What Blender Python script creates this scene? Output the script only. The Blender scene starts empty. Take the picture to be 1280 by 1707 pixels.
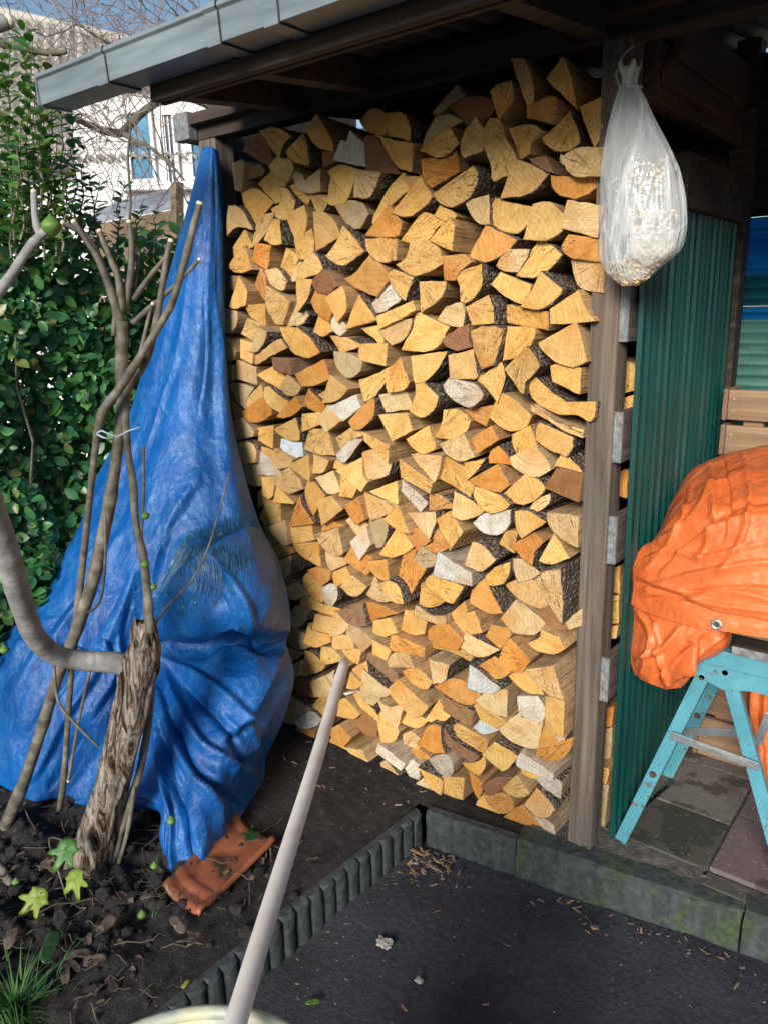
import bpy, bmesh, math, random
from mathutils import Vector, Matrix, noise
import numpy as np
R_ = random.Random(7)
S = bpy.context.scene
COL = S.collection
# ------------------------------------------------------------------ camera, sky, sun, exposure
cd = bpy.data.cameras.new('camera'); cam = bpy.data.objects.new('camera', cd); COL.objects.link(cam)
cam.matrix_world = Matrix(((0.78419, -0.13846, 0.60488, 0), (0.62016, 0.20855, -0.75625, 0), (-0.02144, 0.96816, 0.24941, 1.6), (0, 0, 0, 1)))
cd.sensor_fit = 'VERTICAL'; cd.sensor_height = 36; cd.lens = 36*1282/1707; cd.clip_start = .02; cd.clip_end = 400
S.camera = cam
W = bpy.data.worlds.new('World'); S.world = W; W.use_nodes = True
nt = W.node_tree; bg = nt.nodes['Background']; sky = nt.nodes.new('ShaderNodeTexSky')
SUN_EL, SUN_AZ = math.radians(23), math.radians(163)      # azimuth of the sun measured from +Y towards +X
sky.sky_type = 'NISHITA'; sky.sun_disc = False; sky.sun_elevation = SUN_EL; sky.sun_rotation = SUN_AZ
sky.air_density = 1.2; sky.dust_density = .2; sky.ozone_density = 2.5
nt.links.new(sky.outputs[0], bg.inputs[0]); bg.inputs[1].default_value = .08
sd = bpy.data.lights.new('sun', 'SUN'); sd.energy = 4.0; sd.angle = math.radians(21); sd.color = (1, .93, .82)
sun = bpy.data.objects.new('sun', sd); COL.objects.link(sun)
sv = Vector((math.sin(SUN_AZ)*math.cos(SUN_EL), math.cos(SUN_AZ)*math.cos(SUN_EL), math.sin(SUN_EL)))
sun.rotation_euler = sv.to_track_quat('Z', 'Y').to_euler(); sun.location = sv*20
vs = S.view_settings; vs.view_transform = 'Standard'; vs.look = 'None'; vs.exposure = 0.56; vs.gamma = 1; vs.use_curve_mapping = False
S.render.engine = 'CYCLES'
S.cycles.max_bounces = 8; S.cycles.diffuse_bounces = 3; S.cycles.transparent_max_bounces = 12

# ------------------------------------------------------------------ helpers
def fbm(p, oct=4, h=.5):
    v = 0; a = 1; q = Vector(p)
    for _ in range(oct):
        v += a*noise.noise(q); q = q*2.03; a *= h
    return v
class NT:
    def __init__(s, name):
        s.m = bpy.data.materials.new(name); s.m.use_nodes = True; s.t = s.m.node_tree
        s.b = s.t.nodes['Principled BSDF']; s.o = s.t.nodes['Material Output']
    def n(s, typ, ins=None, **kw):
        x = s.t.nodes.new('ShaderNode'+typ)
        for k, v in kw.items(): setattr(x, k, v)
        for k, v in (ins or {}).items(): s.put(x.inputs[k], v)
        return x
    def put(s, sock, v):
        if isinstance(v, bpy.types.NodeSocket): s.t.links.new(v, sock)
        elif isinstance(v, bpy.types.Node): s.t.links.new(v.outputs[0], sock)
        else:
            if isinstance(v, tuple) and len(v) == 3 and sock.type == 'RGBA': v = v+(1,)
            sock.default_value = v
    def math(s, op, a, b=0.0, c=None, clamp=False):
        x = s.n('Math', operation=op, use_clamp=clamp); s.put(x.inputs[0], a); s.put(x.inputs[1], b)
        if c is not None: s.put(x.inputs[2], c)
        return x.outputs[0]
    def mix(s, f, a, b, bt='MIX'):
        x = s.n('Mix', data_type='RGBA', blend_type=bt); s.put(x.inputs[0], f); s.put(x.inputs[6], a); s.put(x.inputs[7], b)
        return x.outputs[2]
    def ramp(s, f, stops, interp='LINEAR'):
        x = s.n('ValToRGB'); r = x.color_ramp; r.interpolation = interp
        while len(r.elements) < len(stops): r.elements.new(.5)
        for e, (p, c) in zip(r.elements, stops): e.position = p; e.color = (c+(1,)) if len(c) == 3 else c
        s.put(x.inputs[0], f); return x.outputs[0]
    def coords(s, kind='Object', scale=(1, 1, 1), rot=(0, 0, 0), attr=None):
        src = s.n('Attribute', attribute_name=attr).outputs['Vector'] if attr else s.n('TexCoord').outputs[kind]
        return s.n('Mapping', {'Vector': src, 'Scale': scale, 'Rotation': rot}).outputs[0]
    def noise(s, vec, scale, detail=6, rough=.55, dist=0, col=False):
        x = s.n('TexNoise', {'Vector': vec, 'Scale': scale, 'Detail': detail, 'Roughness': rough, 'Distortion': dist})
        return x.outputs[1 if col else 0]
    def bump(s, h, strength=.4, dist=.01, prev=None):
        x = s.n('Bump', {'Height': h, 'Strength': strength, 'Distance': dist})
        if prev is not None: s.put(x.inputs['Normal'], prev)
        return x.outputs[0]
    def done(s, **ins):
        for k, v in ins.items(): s.put(s.b.inputs[{'color': 'Base Color', 'rough': 'Roughness', 'normal': 'Normal', 'metal': 'Metallic', 'spec': 'Specular IOR Level', 'coat': 'Coat Weight', 'coat_rough': 'Coat Roughness', 'alpha': 'Alpha', 'trans': 'Transmission Weight', 'sheen': 'Sheen Weight'}[k]], v)
        return s.m
def simple(name, stops, scale=8, stretch=(1, 1, 1), rough=.7, bump=.3, bscale=None, bdist=.004, detail=7, metal=0, spec=.4, kind='Object', coat=0):
    k = NT(name); v = k.coords(kind, stretch)
    f = k.noise(v, scale, detail)
    h = k.noise(v, bscale or scale*4, 5)
    return k.done(color=k.ramp(f, stops), rough=rough, normal=k.bump(h, bump, bdist), metal=metal, spec=spec, coat=coat)
def wood(name, light, mid, dark, axis=0, rough=.75, stain=None, bump=.5):
    k = NT(name); st = [38, 38, 38]; st[axis] = 1.6
    v = k.coords('Object', tuple(st)); g = k.noise(v, 1.0, 8, .62, .6)
    c = k.ramp(g, [(.3, dark), (.48, mid), (.66, light)])
    st2 = [150, 150, 150]; st2[axis] = 3
    fine = k.noise(k.coords('Object', tuple(st2)), 1, 3)
    c = k.mix(k.math('MULTIPLY', fine, .45), c, dark)
    big = k.noise(k.coords('Object', (2.2, 2.2, 2.2)), 1.5, 4)
    c = k.mix(k.ramp(big, [(.42, (0, 0, 0)), (.7, (.55, .55, .55))]), c, stain or dark)
    h = k.math('ADD', g, k.math('MULTIPLY', fine, .6))
    return k.done(color=c, rough=rough, normal=k.bump(h, bump, .004), spec=.25)

class MB:
    """collects vertices and faces, built as one mesh object"""
    def __init__(s): s.v = []; s.f = []; s.mi = []
    def add(s, vs, fs, mi=0):
        o = len(s.v); s.v += [tuple(p) for p in vs]; s.f += [tuple(i+o for i in f) for f in fs]; s.mi += [mi]*len(fs); return s
    def box(s, lo, hi, mi=0, M=None, bev=0):
        x0, y0, z0 = lo; x1, y1, z1 = hi
        vs = [Vector(p) for p in ((x0, y0, z0), (x1, y0, z0), (x1, y1, z0), (x0, y1, z0), (x0, y0, z1), (x1, y0, z1), (x1, y1, z1), (x0, y1, z1))]
        if M is not None: vs = [M @ p for p in vs]
        return s.add(vs, [(3, 2, 1, 0), (4, 5, 6, 7), (0, 1, 5, 4), (1, 2, 6, 5), (2, 3, 7, 6), (3, 0, 4, 7)], mi)
    def bar(s, p0, p1, w, h, up=(0, 0, 1), mi=0):
        p0 = Vector(p0); p1 = Vector(p1); d = p1-p0; L = d.length; d.normalize()
        u = Vector(up); r = d.cross(u).normalized(); u = r.cross(d)
        M = Matrix(((d.x, r.x, u.x, p0.x), (d.y, r.y, u.y, p0.y), (d.z, r.z, u.z, p0.z), (0, 0, 0, 1)))
        return s.box((0, -w/2, -h/2), (L, w/2, h/2), mi, M)
    def tube(s, pts, rad, n=8, jit=0, cap=True, mi=0, seed=0, capmi=None):
        P = [Vector(p[:3]) for p in pts]
        rad = [rad]*len(P) if isinstance(rad, (int, float)) else list(rad)
        t = (P[1]-P[0]).normalized(); u = t.orthogonal().normalized(); vs = []; fs = []
        for i, p in enumerate(P):
            t2 = (P[min(i+1, len(P)-1)]-P[max(i-1, 0)]).normalized()
            q = t.rotation_difference(t2); u = (q @ u); u = (u-t2*u.dot(t2)).normalized(); w = t2.cross(u); t = t2
            for k in range(n):
                a = 2*math.pi*k/n
                r = rad[i]*(1+(jit*fbm((math.cos(a)*2+seed, math.sin(a)*2, i*.35), 2) if jit else 0))
                vs.append(p+u*math.cos(a)*r+w*math.sin(a)*r)
        for i in range(len(P)-1):
            for k in range(n):
                a = i*n+k; b = i*n+(k+1) % n; fs.append((a, b, b+n, a+n))
        s.add(vs, fs, mi)
        if cap:
            o = len(s.v)-len(vs)
            s.f.append(tuple(o+k for k in range(n))[::-1]); s.mi.append(mi)
            s.f.append(tuple(o+len(vs)-n+k for k in range(n))); s.mi.append(mi if capmi is None else capmi)
        return s
    def grid(s, rows, mi=0, closed=False):
        nr = len(rows); nc = len(rows[0]); vs = [p for r in rows for p in r]; fs = []
        for i in range(nr-1):
            for j in range(nc if closed else nc-1):
                a = i*nc+j; b = i*nc+(j+1) % nc; fs.append((a, b, b+nc, a+nc))
        return s.add(vs, fs, mi)
    def mesh(s, name, mats, smooth=False, origin=None):
        me = bpy.data.meshes.new(name)
        v = s.v
        if origin is not None: ox, oy, oz = origin; v = [(x-ox, y-oy, z-oz) for x, y, z in v]
        me.from_pydata(v, [], s.f)
        for m in (mats if isinstance(mats, (list, tuple)) else [mats]): me.materials.append(m)
        if any(s.mi): me.polygons.foreach_set('material_index', s.mi)
        if smooth: me.polygons.foreach_set('use_smooth', [True]*len(s.f))
        me.update(); return me
    def build(s, name, mats, parent=None, smooth=False, origin=None, bevel=0):
        me = s.mesh(name, mats, smooth, origin)
        o = bpy.data.objects.new(name, me); COL.objects.link(o)
        if origin is not None: o.location = origin
        if parent is not None: put(o, parent)
        if bevel:
            b = o.modifiers.new('bevel', 'BEVEL'); b.width = bevel; b.segments = 2; b.limit_method = 'ANGLE'; b.angle_limit = .6
        return o
def put(o, parent):
    o.parent = parent; bpy.context.view_layer
    o.matrix_parent_inverse = wm(parent).inverted()
def wm(o):
    m = o.matrix_basis.copy()
    return wm(o.parent) @ o.matrix_parent_inverse @ m if o.parent else m
def thing(name, label, cat, loc=(0, 0, 0), group=None):
    o = bpy.data.objects.new(name, None); COL.objects.link(o); o.location = loc; o.empty_display_size = .1
    return tag(o, label, cat, group)
def tag(o, label, cat, group=None):
    o['label'] = label; o['category'] = cat
    if group: o['group'] = group
    return o
def struct(o): o['kind'] = 'structure'; return o
def stuff(o, label=None, cat=None):
    o['kind'] = 'stuff'
    if label: o['label'] = label; o['category'] = cat
    return o
def cr(p0, p1, p2, p3, t):
    return .5*((2*p1)+(p2-p0)*t+(2*p0-5*p1+4*p2-p3)*t*t+(3*p1-p0-3*p2+p3)*t**3)
def spline(P, n):
    """Catmull-Rom through P (tuples of any length) sampled n times"""
    P = np.array(P, float); m = len(P)-1; out = []
    for i in range(n):
        x = i/(n-1)*m; k = min(int(x), m-1); t = x-k
        out.append(cr(P[max(k-1, 0)], P[k], P[k+1], P[min(k+2, m)], t))
    return np.array(out)
def surface(ctrl, nr, nc):
    A = np.array([spline(r, nc) for r in ctrl])            # rows x nc x 3
    return np.array([spline(A[:, j], nr) for j in range(nc)]).transpose(1, 0, 2)
def normals(G):
    du = np.gradient(G, axis=1); dv = np.gradient(G, axis=0); n = np.cross(du, dv)
    return n/np.maximum(np.linalg.norm(n, axis=2, keepdims=True), 1e-9)

# ------------------------------------------------------------------ materials
def log_mats():
    # end grain
    k = NT('sawn_log_end'); a = k.n('Attribute', attribute_name='tint'); tint = a.outputs['Color']; rnd = a.outputs['Alpha']
    gp = k.coords(attr='gp'); sep = k.n('SeparateXYZ', {0: gp})
    r = k.math('SQRT', k.math('ADD', k.math('POWER', sep.outputs[0], 2), k.math('POWER', sep.outputs[2], 2)))
    seed = k.n('CombineXYZ', {0: k.math('MULTIPLY', rnd, 37), 1: k.math('MULTIPLY', rnd, 91), 2: 0.0})
    v = k.n('VectorMath', {0: gp, 1: seed.outputs[0]}, operation='ADD').outputs[0]
    warp = k.noise(v, 22, 3)
    rr = k.math('ADD', r, k.math('MULTIPLY', warp, .018))
    ring = k.math('SINE', k.math('MULTIPLY', rr, 2*math.pi/.0135))
    # saw streaks turned by a random angle
    rot = k.n('VectorRotate', {'Vector': v, 'Angle': k.math('MULTIPLY', rnd, 40.0)}, rotation_type='AXIS_ANGLE'); rot.inputs['Axis'].default_value = (0, 1, 0)
    st = k.noise(k.n('Mapping', {'Vector': rot.outputs[0], 'Scale': (220, 30, 14)}).outputs[0], 1, 4, .6)
    mot = k.noise(v, 28, 5, .6); blot = k.noise(v, 9, 3, .5)
    c = k.mix(1, tint, k.ramp(mot, [(.25, (.74, .68, .58)), (.5, (1, 1, 1)), (.8, (1.12, 1.16, 1.25))]), 'MULTIPLY')
    heart = k.math('MULTIPLY', k.ramp(rr, [(.02, (1, 1, 1)), (.085, (0, 0, 0))]), k.ramp(k.math('FRACT', k.math('MULTIPLY', rnd, 7.3)), [(.35, (0, 0, 0)), (.95, (.85, .85, .85))]))
    c = k.mix(heart, c, k.mix(1, tint, (.92, .62, .36), 'MULTIPLY'))
    c = k.mix(k.math('MULTIPLY', k.math('ADD', ring, 1), .10), c, (.30, .14, .04))
    c = k.mix(k.ramp(st, [(.36, (.42, .42, .42)), (.52, (0, 0, 0))]), c, k.mix(1, tint, (.62, .52, .42), 'MULTIPLY'))
    c = k.mix(k.ramp(blot, [(.58, (0, 0, 0)), (.78, (.5, .5, .5))]), c, k.mix(1, tint, (.78, .50, .26), 'MULTIPLY'))
    dirt = k.noise(v, 70, 4, .7)
    c = k.mix(k.ramp(dirt, [(.64, (0, 0, 0)), (.74, (.55, .55, .55))]), c, (.12, .075, .045))
    # drying cracks that run out from the heart
    ang = k.math('ARCTAN2', sep.outputs[2], sep.outputs[0])
    cr_ = k.noise(k.n('CombineXYZ', {0: k.math('MULTIPLY', ang, 5.0), 1: k.math('MULTIPLY', r, 4.0), 2: k.math('MULTIPLY', rnd, 50)}).outputs[0], 1.6, 2)
    crack = k.math('MULTIPLY', k.math('LESS_THAN', k.math('ABSOLUTE', k.math('SUBTRACT', cr_, .5)), .010), k.math('GREATER_THAN', k.math('FRACT', k.math('MULTIPLY', rnd, 13.7)), .55))
    c = k.mix(k.math('MULTIPLY', crack, .75), c, (.07, .035, .015))
    rim = k.n('Attribute', attribute_name='rim').outputs['Fac']
    c = k.mix(k.ramp(k.math('ADD', rim, k.math('MULTIPLY', k.math('SUBTRACT', mot, .5), .8)), [(.45, (0, 0, 0)), (.85, (.95, .95, .95))]), c, (.12, .065, .038))
    h = k.math('ADD', st, k.math('MULTIPLY', mot, .8)); h = k.math('SUBTRACT', h, k.math('MULTIPLY', crack, 1.5))
    end = k.done(color=c, rough=.78, normal=k.bump(h, .55, .006), spec=.2)
    # riven side
    k = NT('split_log_side'); a = k.n('Attribute', attribute_name='tint'); tint = a.outputs['Color']; rnd = a.outputs['Alpha']
    gp = k.coords(attr='gp'); seed = k.n('CombineXYZ', {0: k.math('MULTIPLY', rnd, 37), 1: k.math('MULTIPLY', rnd, 9), 2: 0.0})
    v = k.n('VectorMath', {0: gp, 1: seed.outputs[0]}, operation='ADD').outputs[0]
    g = k.noise(k.n('Mapping', {'Vector': v, 'Scale': (170, 9, 170)}).outputs[0], 1, 5, .6)
    base = k.mix(.5, tint, (.60, .41, .26))
    c = k.mix(1, base, k.ramp(g, [(.28, (.52, .46, .40)), (.5, (.9, .88, .86)), (.75, (1.08, 1.08, 1.08))]), 'MULTIPLY')
    c = k.mix(k.ramp(k.noise(v, 14, 4), [(.5, (0, 0, 0)), (.75, (.7, .7, .7))]), c, (.17, .10, .065))
    side = k.done(color=c, rough=.8, normal=k.bump(g, .9, .008), spec=.2)
    # bark
    k = NT('log_bark'); gp = k.coords(attr='gp'); rnd = k.n('Attribute', attribute_name='tint').outputs['Alpha']
    seed = k.n('CombineXYZ', {0: k.math('MULTIPLY', rnd, 37), 1: k.math('MULTIPLY', rnd, 9), 2: 0.0})
    v = k.n('VectorMath', {0: gp, 1: seed.outputs[0]}, operation='ADD').outputs[0]
    vo = k.n('TexVoronoi', {'Vector': k.n('Mapping', {'Vector': v, 'Scale': (1, .45, 1)}).outputs[0], 'Scale': 75}, feature='DISTANCE_TO_EDGE').outputs[0]
    n1 = k.noise(v, 55, 6, .7); n2 = k.noise(v, 12, 3)
    c = k.ramp(n1, [(.3, (.06, .046, .037)), (.5, (.17, .135, .11)), (.72, (.31, .27, .23))])
    c = k.mix(k.ramp(n2, [(.5, (0, 0, 0)), (.72, (.8, .8, .8))]), c, (.20, .13, .085))
    h = k.math('ADD', k.math('MULTIPLY', k.math('MINIMUM', vo, .25), 3), n1)
    bark = k.done(color=c, rough=.9, normal=k.bump(h, .9, .012), spec=.15)
    return [end, side, bark]
LOGM = log_mats()
def tarp_mat(name, base, dark, scuff, scuff_amt=.5, rough=.34, weave=420, bdist=.02):
    k = NT(name); v = k.coords('Object')
    big = k.noise(v, 4.5, 5); cr1 = k.noise(v, 26, 6, .68, 1.5); cr2 = k.noise(v, 75, 4, .6, 1.2)
    cre = k.math('ABSOLUTE', k.math('SUBTRACT', cr1, .5)); cre2 = k.math('ABSOLUTE', k.math('SUBTRACT', cr2, .5))
    c = k.mix(k.ramp(big, [(.35, (0, 0, 0)), (.65, (1, 1, 1))]), dark, base)
    s1 = k.noise(k.coords('Object', (7, 18, 60), (.5, .2, .5)), 1, 6, .7, .8); s2 = k.noise(k.coords('Object', (60, 9, 14), (.2, .9, -.6)), 1, 6, .7, .8)
    sc = k.math('MULTIPLY', k.math('ADD', k.ramp(s1, [(.62, (0, 0, 0)), (.74, (1, 1, 1))]), k.ramp(s2, [(.63, (0, 0, 0)), (.76, (1, 1, 1))])), k.ramp(k.noise(v, 7, 3), [(.42, (0, 0, 0)), (.62, (1, 1, 1))]), clamp=True)
    sc = k.math('ADD', sc, k.math('MULTIPLY', k.math('LESS_THAN', cre2, .02), k.ramp(k.noise(v, 11, 2), [(.5, (0, 0, 0)), (.6, (.8, .8, .8))])), clamp=True)
    c = k.mix(k.math('MULTIPLY', sc, scuff_amt), c, scuff)
    dirt = k.noise(v, 13, 7, .72)
    c = k.mix(k.ramp(dirt, [(.58, (0, 0, 0)), (.78, (.5, .5, .5))]), c, (.05, .065, .075))
    vw = k.n('VectorMath', {0: v, 1: k.n('VectorMath', {0: k.noise(v, 9, 3, col=True), 1: (.05, .05, .05)}, operation='MULTIPLY').outputs[0]}, operation='ADD').outputs[0]
    f1 = k.n('TexVoronoi', {'Vector': k.n('Mapping', {'Vector': vw, 'Rotation': (.4, .5, .3), 'Scale': (1, 1, .55)}).outputs[0], 'Scale': 17}).outputs[0]
    f2 = k.n('TexVoronoi', {'Vector': k.n('Mapping', {'Vector': vw, 'Rotation': (.9, -.5, .3), 'Scale': (1, 1, .7)}).outputs[0], 'Scale': 46}).outputs[0]
    h = k.math('ADD', k.math('MULTIPLY', f1, 1.1), k.math('ADD', k.math('MULTIPLY', f2, .33), k.math('MULTIPLY', cre, -.8)))
    wv = k.n('TexWave', {'Vector': v, 'Scale': weave/6.28, 'Distortion': .3}); wv.bands_direction = 'Z'
    wv2 = k.n('TexWave', {'Vector': v, 'Scale': weave/6.28, 'Distortion': .3}); wv2.bands_direction = 'X'
    h2 = k.math('ADD', wv.outputs[1], wv2.outputs[1])
    nrm = k.bump(h, .8, bdist); nrm = k.bump(h2, .08, .001, nrm)
    return k.done(color=c, rough=k.math('ADD', rough, k.math('MULTIPLY', dirt, .2)), normal=nrm, spec=.48)
M = {}
M['blue_tarp'] = tarp_mat('blue_tarpaulin', (.002, .100, .37), (.0015, .062, .25), (.14, .38, .58), .42, .30, bdist=.009)
M['orange_tarp'] = tarp_mat('orange_tarpaulin', (.72, .165, .045), (.64, .13, .03), (.85, .45, .30), .30, .27, bdist=.006)
M['fray'] = simple('frayed_plastic', [(.35, (.012, .05, .10)), (.6, (.03, .13, .22)), (.75, (.22, .35, .42))], 30, rough=.5)
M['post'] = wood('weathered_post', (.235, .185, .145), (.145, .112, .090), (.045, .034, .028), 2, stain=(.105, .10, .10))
M['board_y'] = wood('weathered_board', (.22, .18, .16), (.14, .11, .10), (.05, .04, .036), 1)
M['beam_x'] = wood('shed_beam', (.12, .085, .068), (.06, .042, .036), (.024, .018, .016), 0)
M['beam_y'] = wood('rail_timber', (.15, .085, .06), (.09, .052, .037), (.04, .025, .02), 1)
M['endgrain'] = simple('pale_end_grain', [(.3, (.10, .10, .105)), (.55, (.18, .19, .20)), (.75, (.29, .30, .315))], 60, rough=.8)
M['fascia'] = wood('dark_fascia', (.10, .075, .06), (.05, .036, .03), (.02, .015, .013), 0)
M['crate'] = wood('crate_plank', (.40, .27, .17), (.29, .185, .115), (.15, .09, .055), 0)
M['crate_y'] = wood('crate_plank_side', (.36, .24, .16), (.25, .16, .105), (.13, .08, .05), 1)
M['fence'] = wood('fence_plank', (.36, .26, .17), (.26, .18, .12), (.12, .08, .055), 0)
M['pole'] = wood('broom_handle', (.94, .91, .86), (.90, .85, .79), (.74, .65, .56), 1, rough=.5, bump=.15, stain=(.56, .45, .38))
def gutter_mat():
    k = NT('grey_gutter'); v = k.coords('Object'); n1 = k.noise(k.coords('Object', (3, 9, 26)), 1.5, 6)
    c = k.ramp(n1, [(.3, (.115, .145, .165)), (.6, (.185, .225, .25)), (.8, (.25, .295, .32))])
    return k.done(color=c, rough=.38, normal=k.bump(k.noise(v, 30, 3), .05, .003), spec=.5)
M['gutter'] = gutter_mat()
M['gutter_dark'] = simple('gutter_joint_rubber', [(.4, (.03, .035, .04)), (.6, (.06, .065, .07))], 10, rough=.6)
def metal_green():
    k = NT('green_corrugated_metal'); v = k.coords('Object'); n1 = k.noise(v, 3, 5)
    c = k.ramp(n1, [(.3, (.001, .034, .033)), (.6, (.0015, .050, .046)), (.8, (.005, .066, .058))])
    scr = k.noise(k.coords('Object', (60, 60, 6)), 1.3, 6, .75)
    c = k.mix(k.ramp(scr, [(.68, (0, 0, 0)), (.76, (.6, .6, .6))]), c, (.20, .25, .22))
    low = k.noise(v, 9, 6, .7); sep = k.n('SeparateXYZ', {0: k.n('TexCoord').outputs['Object']})
    low = k.math('ADD', low, k.math('MULTIPLY', k.math('SUBTRACT', .35, sep.outputs[2]), .5))
    c = k.mix(k.ramp(low, [(.62, (0, 0, 0)), (.85, (.8, .8, .8))]), c, (.035, .03, .026))
    return k.done(color=c, rough=k.math('ADD', .28, k.math('MULTIPLY', n1, .2)), normal=k.bump(n1, .04, .01), spec=.5)
M['green_metal'] = metal_green()
def translucent(name, col, col2, mixf=.45):
    k = NT(name); v = k.coords('Object', (1, 1, 5)); n1 = k.noise(v, 6, 5)
    c = k.ramp(n1, [(.35, col), (.65, col2)])
    k.done(color=c, rough=.4)
    t = k.n('BsdfTranslucent', {'Color': c}); mx = k.n('MixShader', {0: mixf, 1: k.b.outputs[0], 2: t.outputs[0]})
    k.t.links.new(mx.outputs[0], k.o.inputs[0]); return k.m
M['blue_sheet'] = translucent('blue_corrugated_sheet', (.02, .33, .72), (.04, .42, .80), .6)
M['teal_sheet'] = translucent('teal_corrugated_sheet', (.008, .11, .16), (.014, .16, .21), .2)
M['pale_sheet'] = translucent('pale_green_corrugated_sheet', (.24, .56, .50), (.42, .70, .62), .7)
M['dark_sheet'] = simple('dark_corrugated_roof', [(.3, (.025, .028, .035)), (.7, (.06, .063, .07))], 6, rough=.6)
def bag_mat():
    k = NT('clear_plastic_bag'); v = k.coords('Object')
    f1 = k.noise(k.coords('Object', (17, 17, 3.2)), 1, 3, .5, .8); f2 = k.noise(v, 24, 3, .5, 1)
    cre = k.math('ABSOLUTE', k.math('SUBTRACT', f1, .5)); cre2 = k.math('ABSOLUTE', k.math('SUBTRACT', f2, .5))
    h = k.math('ADD', k.math('MULTIPLY', cre, -2), k.math('MULTIPLY', cre2, -.5))
    nrm = k.bump(h, .8, .014)
    k.done(color=(.84, .88, .92), rough=.13, normal=nrm, spec=.7)
    tr = k.n('BsdfTransparent', {'Color': (.95, .97, 1, 1)})
    tl = k.n('BsdfTranslucent', {'Color': (.7, .75, .8, 1), 'Normal': nrm})
    m1 = k.n('MixShader', {0: .3, 1: k.b.outputs[0], 2: tl.outputs[0]})
    fac = k.math('ADD', .36, k.math('MULTIPLY', k.ramp(cre, [(.0, (1, 1, 1)), (.06, (0, 0, 0))]), .35))
    m2 = k.n('MixShader', {0: fac, 1: tr.outputs[0], 2: m1.outputs[0]})
    k.t.links.new(m2.outputs[0], k.o.inputs[0]); return k.m
M['bag'] = bag_mat()
M['nugget'] = simple('shelled_nuts', [(.3, (.50, .36, .20)), (.6, (.72, .58, .38)), (.8, (.82, .72, .52))], 40, rough=.6)
M['bench'] = simple('turquoise_painted_steel', [(.25, (.05, .24, .28)), (.42, (.075, .40, .47)), (.7, (.11, .50, .58))], 9, rough=.42, bump=.15, bscale=60)
def bench_mat():
    k = NT('worn_turquoise_paint'); v = k.coords('Object'); n1 = k.noise(v, 8, 6, .7); n2 = k.noise(v, 22, 7, .78)
    c = k.ramp(n1, [(.3, (.06, .22, .28)), (.6, (.09, .30, .38)), (.8, (.17, .38, .44))])
    c = k.mix(k.ramp(n2, [(.575, (0, 0, 0)), (.60, (1, 1, 1))]), c, (.13, .095, .08))
    return k.done(color=c, rough=.45, normal=k.bump(n2, .2, .002), spec=.4)
M['bench'] = bench_mat()
M['steel'] = simple('galvanised_steel', [(.3, (.25, .27, .30)), (.6, (.42, .45, .49)), (.8, (.30, .22, .17))], 22, rough=.42, metal=.7)
M['rust'] = simple('rusty_bolt', [(.3, (.07, .035, .025)), (.6, (.16, .09, .065)), (.8, (.30, .25, .22))], 60, rough=.6, metal=.4)
M['dark_steel'] = simple('dirty_dark_steel', [(.3, (.02, .018, .02)), (.6, (.06, .055, .055)), (.8, (.25, .23, .22))], 45, rough=.7)
M['brass'] = simple('eyelet_metal', [(.3, (.5, .48, .46)), (.7, (.75, .73, .7))], 20, rough=.35, metal=.8)
def soil_mat():
    k = NT('dark_soil'); v = k.coords('Object'); n1 = k.noise(v, 2.2, 5); n2 = k.noise(v, 34, 8, .72); n3 = k.noise(v, 150, 4, .7)
    c = k.ramp(n2, [(.3, (.012, .011, .012)), (.52, (.032, .029, .031)), (.75, (.066, .059, .059))])
    c = k.mix(k.ramp(n1, [(.45, (0, 0, 0)), (.7, (.55, .55, .55))]), c, (.075, .068, .067))
    vo = k.n('TexVoronoi', {'Vector': v, 'Scale': 90, 'Randomness': 1.0}); vc = k.n('SeparateColor', {0: vo.outputs['Color']})
    spk = k.math('MULTIPLY', k.math('LESS_THAN', vo.outputs['Distance'], .17), k.math('GREATER_THAN', vc.outputs[0], .93))
    c = k.mix(spk, c, k.mix(vc.outputs[1], (.30, .22, .14), (.42, .38, .34)))
    h = k.math('ADD', n2, k.math('MULTIPLY', n3, .45)); h = k.math('ADD', h, k.math('MULTIPLY', spk, .3))
    return k.done(color=c, rough=.92, normal=k.bump(h, .9, .014), spec=.2)
M['soil'] = soil_mat()
def ground_mat():
    k = NT('trodden_dark_earth'); v = k.coords('Object'); n1 = k.noise(v, 2.6, 5); n2 = k.noise(v, 60, 8, .7); n3 = k.noise(v, 260, 3, .6)
    c = k.ramp(n2, [(.3, (.028, .029, .038)), (.55, (.052, .054, .070)), (.78, (.080, .081, .098))])
    c = k.mix(k.ramp(n1, [(.4, (0, 0, 0)), (.62, (.8, .8, .8))]), c, (.022, .021, .027))
    vo = k.n('TexVoronoi', {'Vector': v, 'Scale': 75, 'Randomness': 1.0}); vc = k.n('SeparateColor', {0: vo.outputs['Color']})
    spk = k.math('MULTIPLY', k.math('LESS_THAN', vo.outputs['Distance'], .16), k.math('GREATER_THAN', vc.outputs[0], .94))
    c = k.mix(spk, c, k.mix(vc.outputs[1], (.32, .23, .15), (.45, .42, .38)))
    h = k.math('ADD', n2, k.math('MULTIPLY', n3, .35))
    return k.done(color=c, rough=.85, normal=k.bump(h, .9, .010), spec=.25)
M['ground'] = ground_mat()
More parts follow.
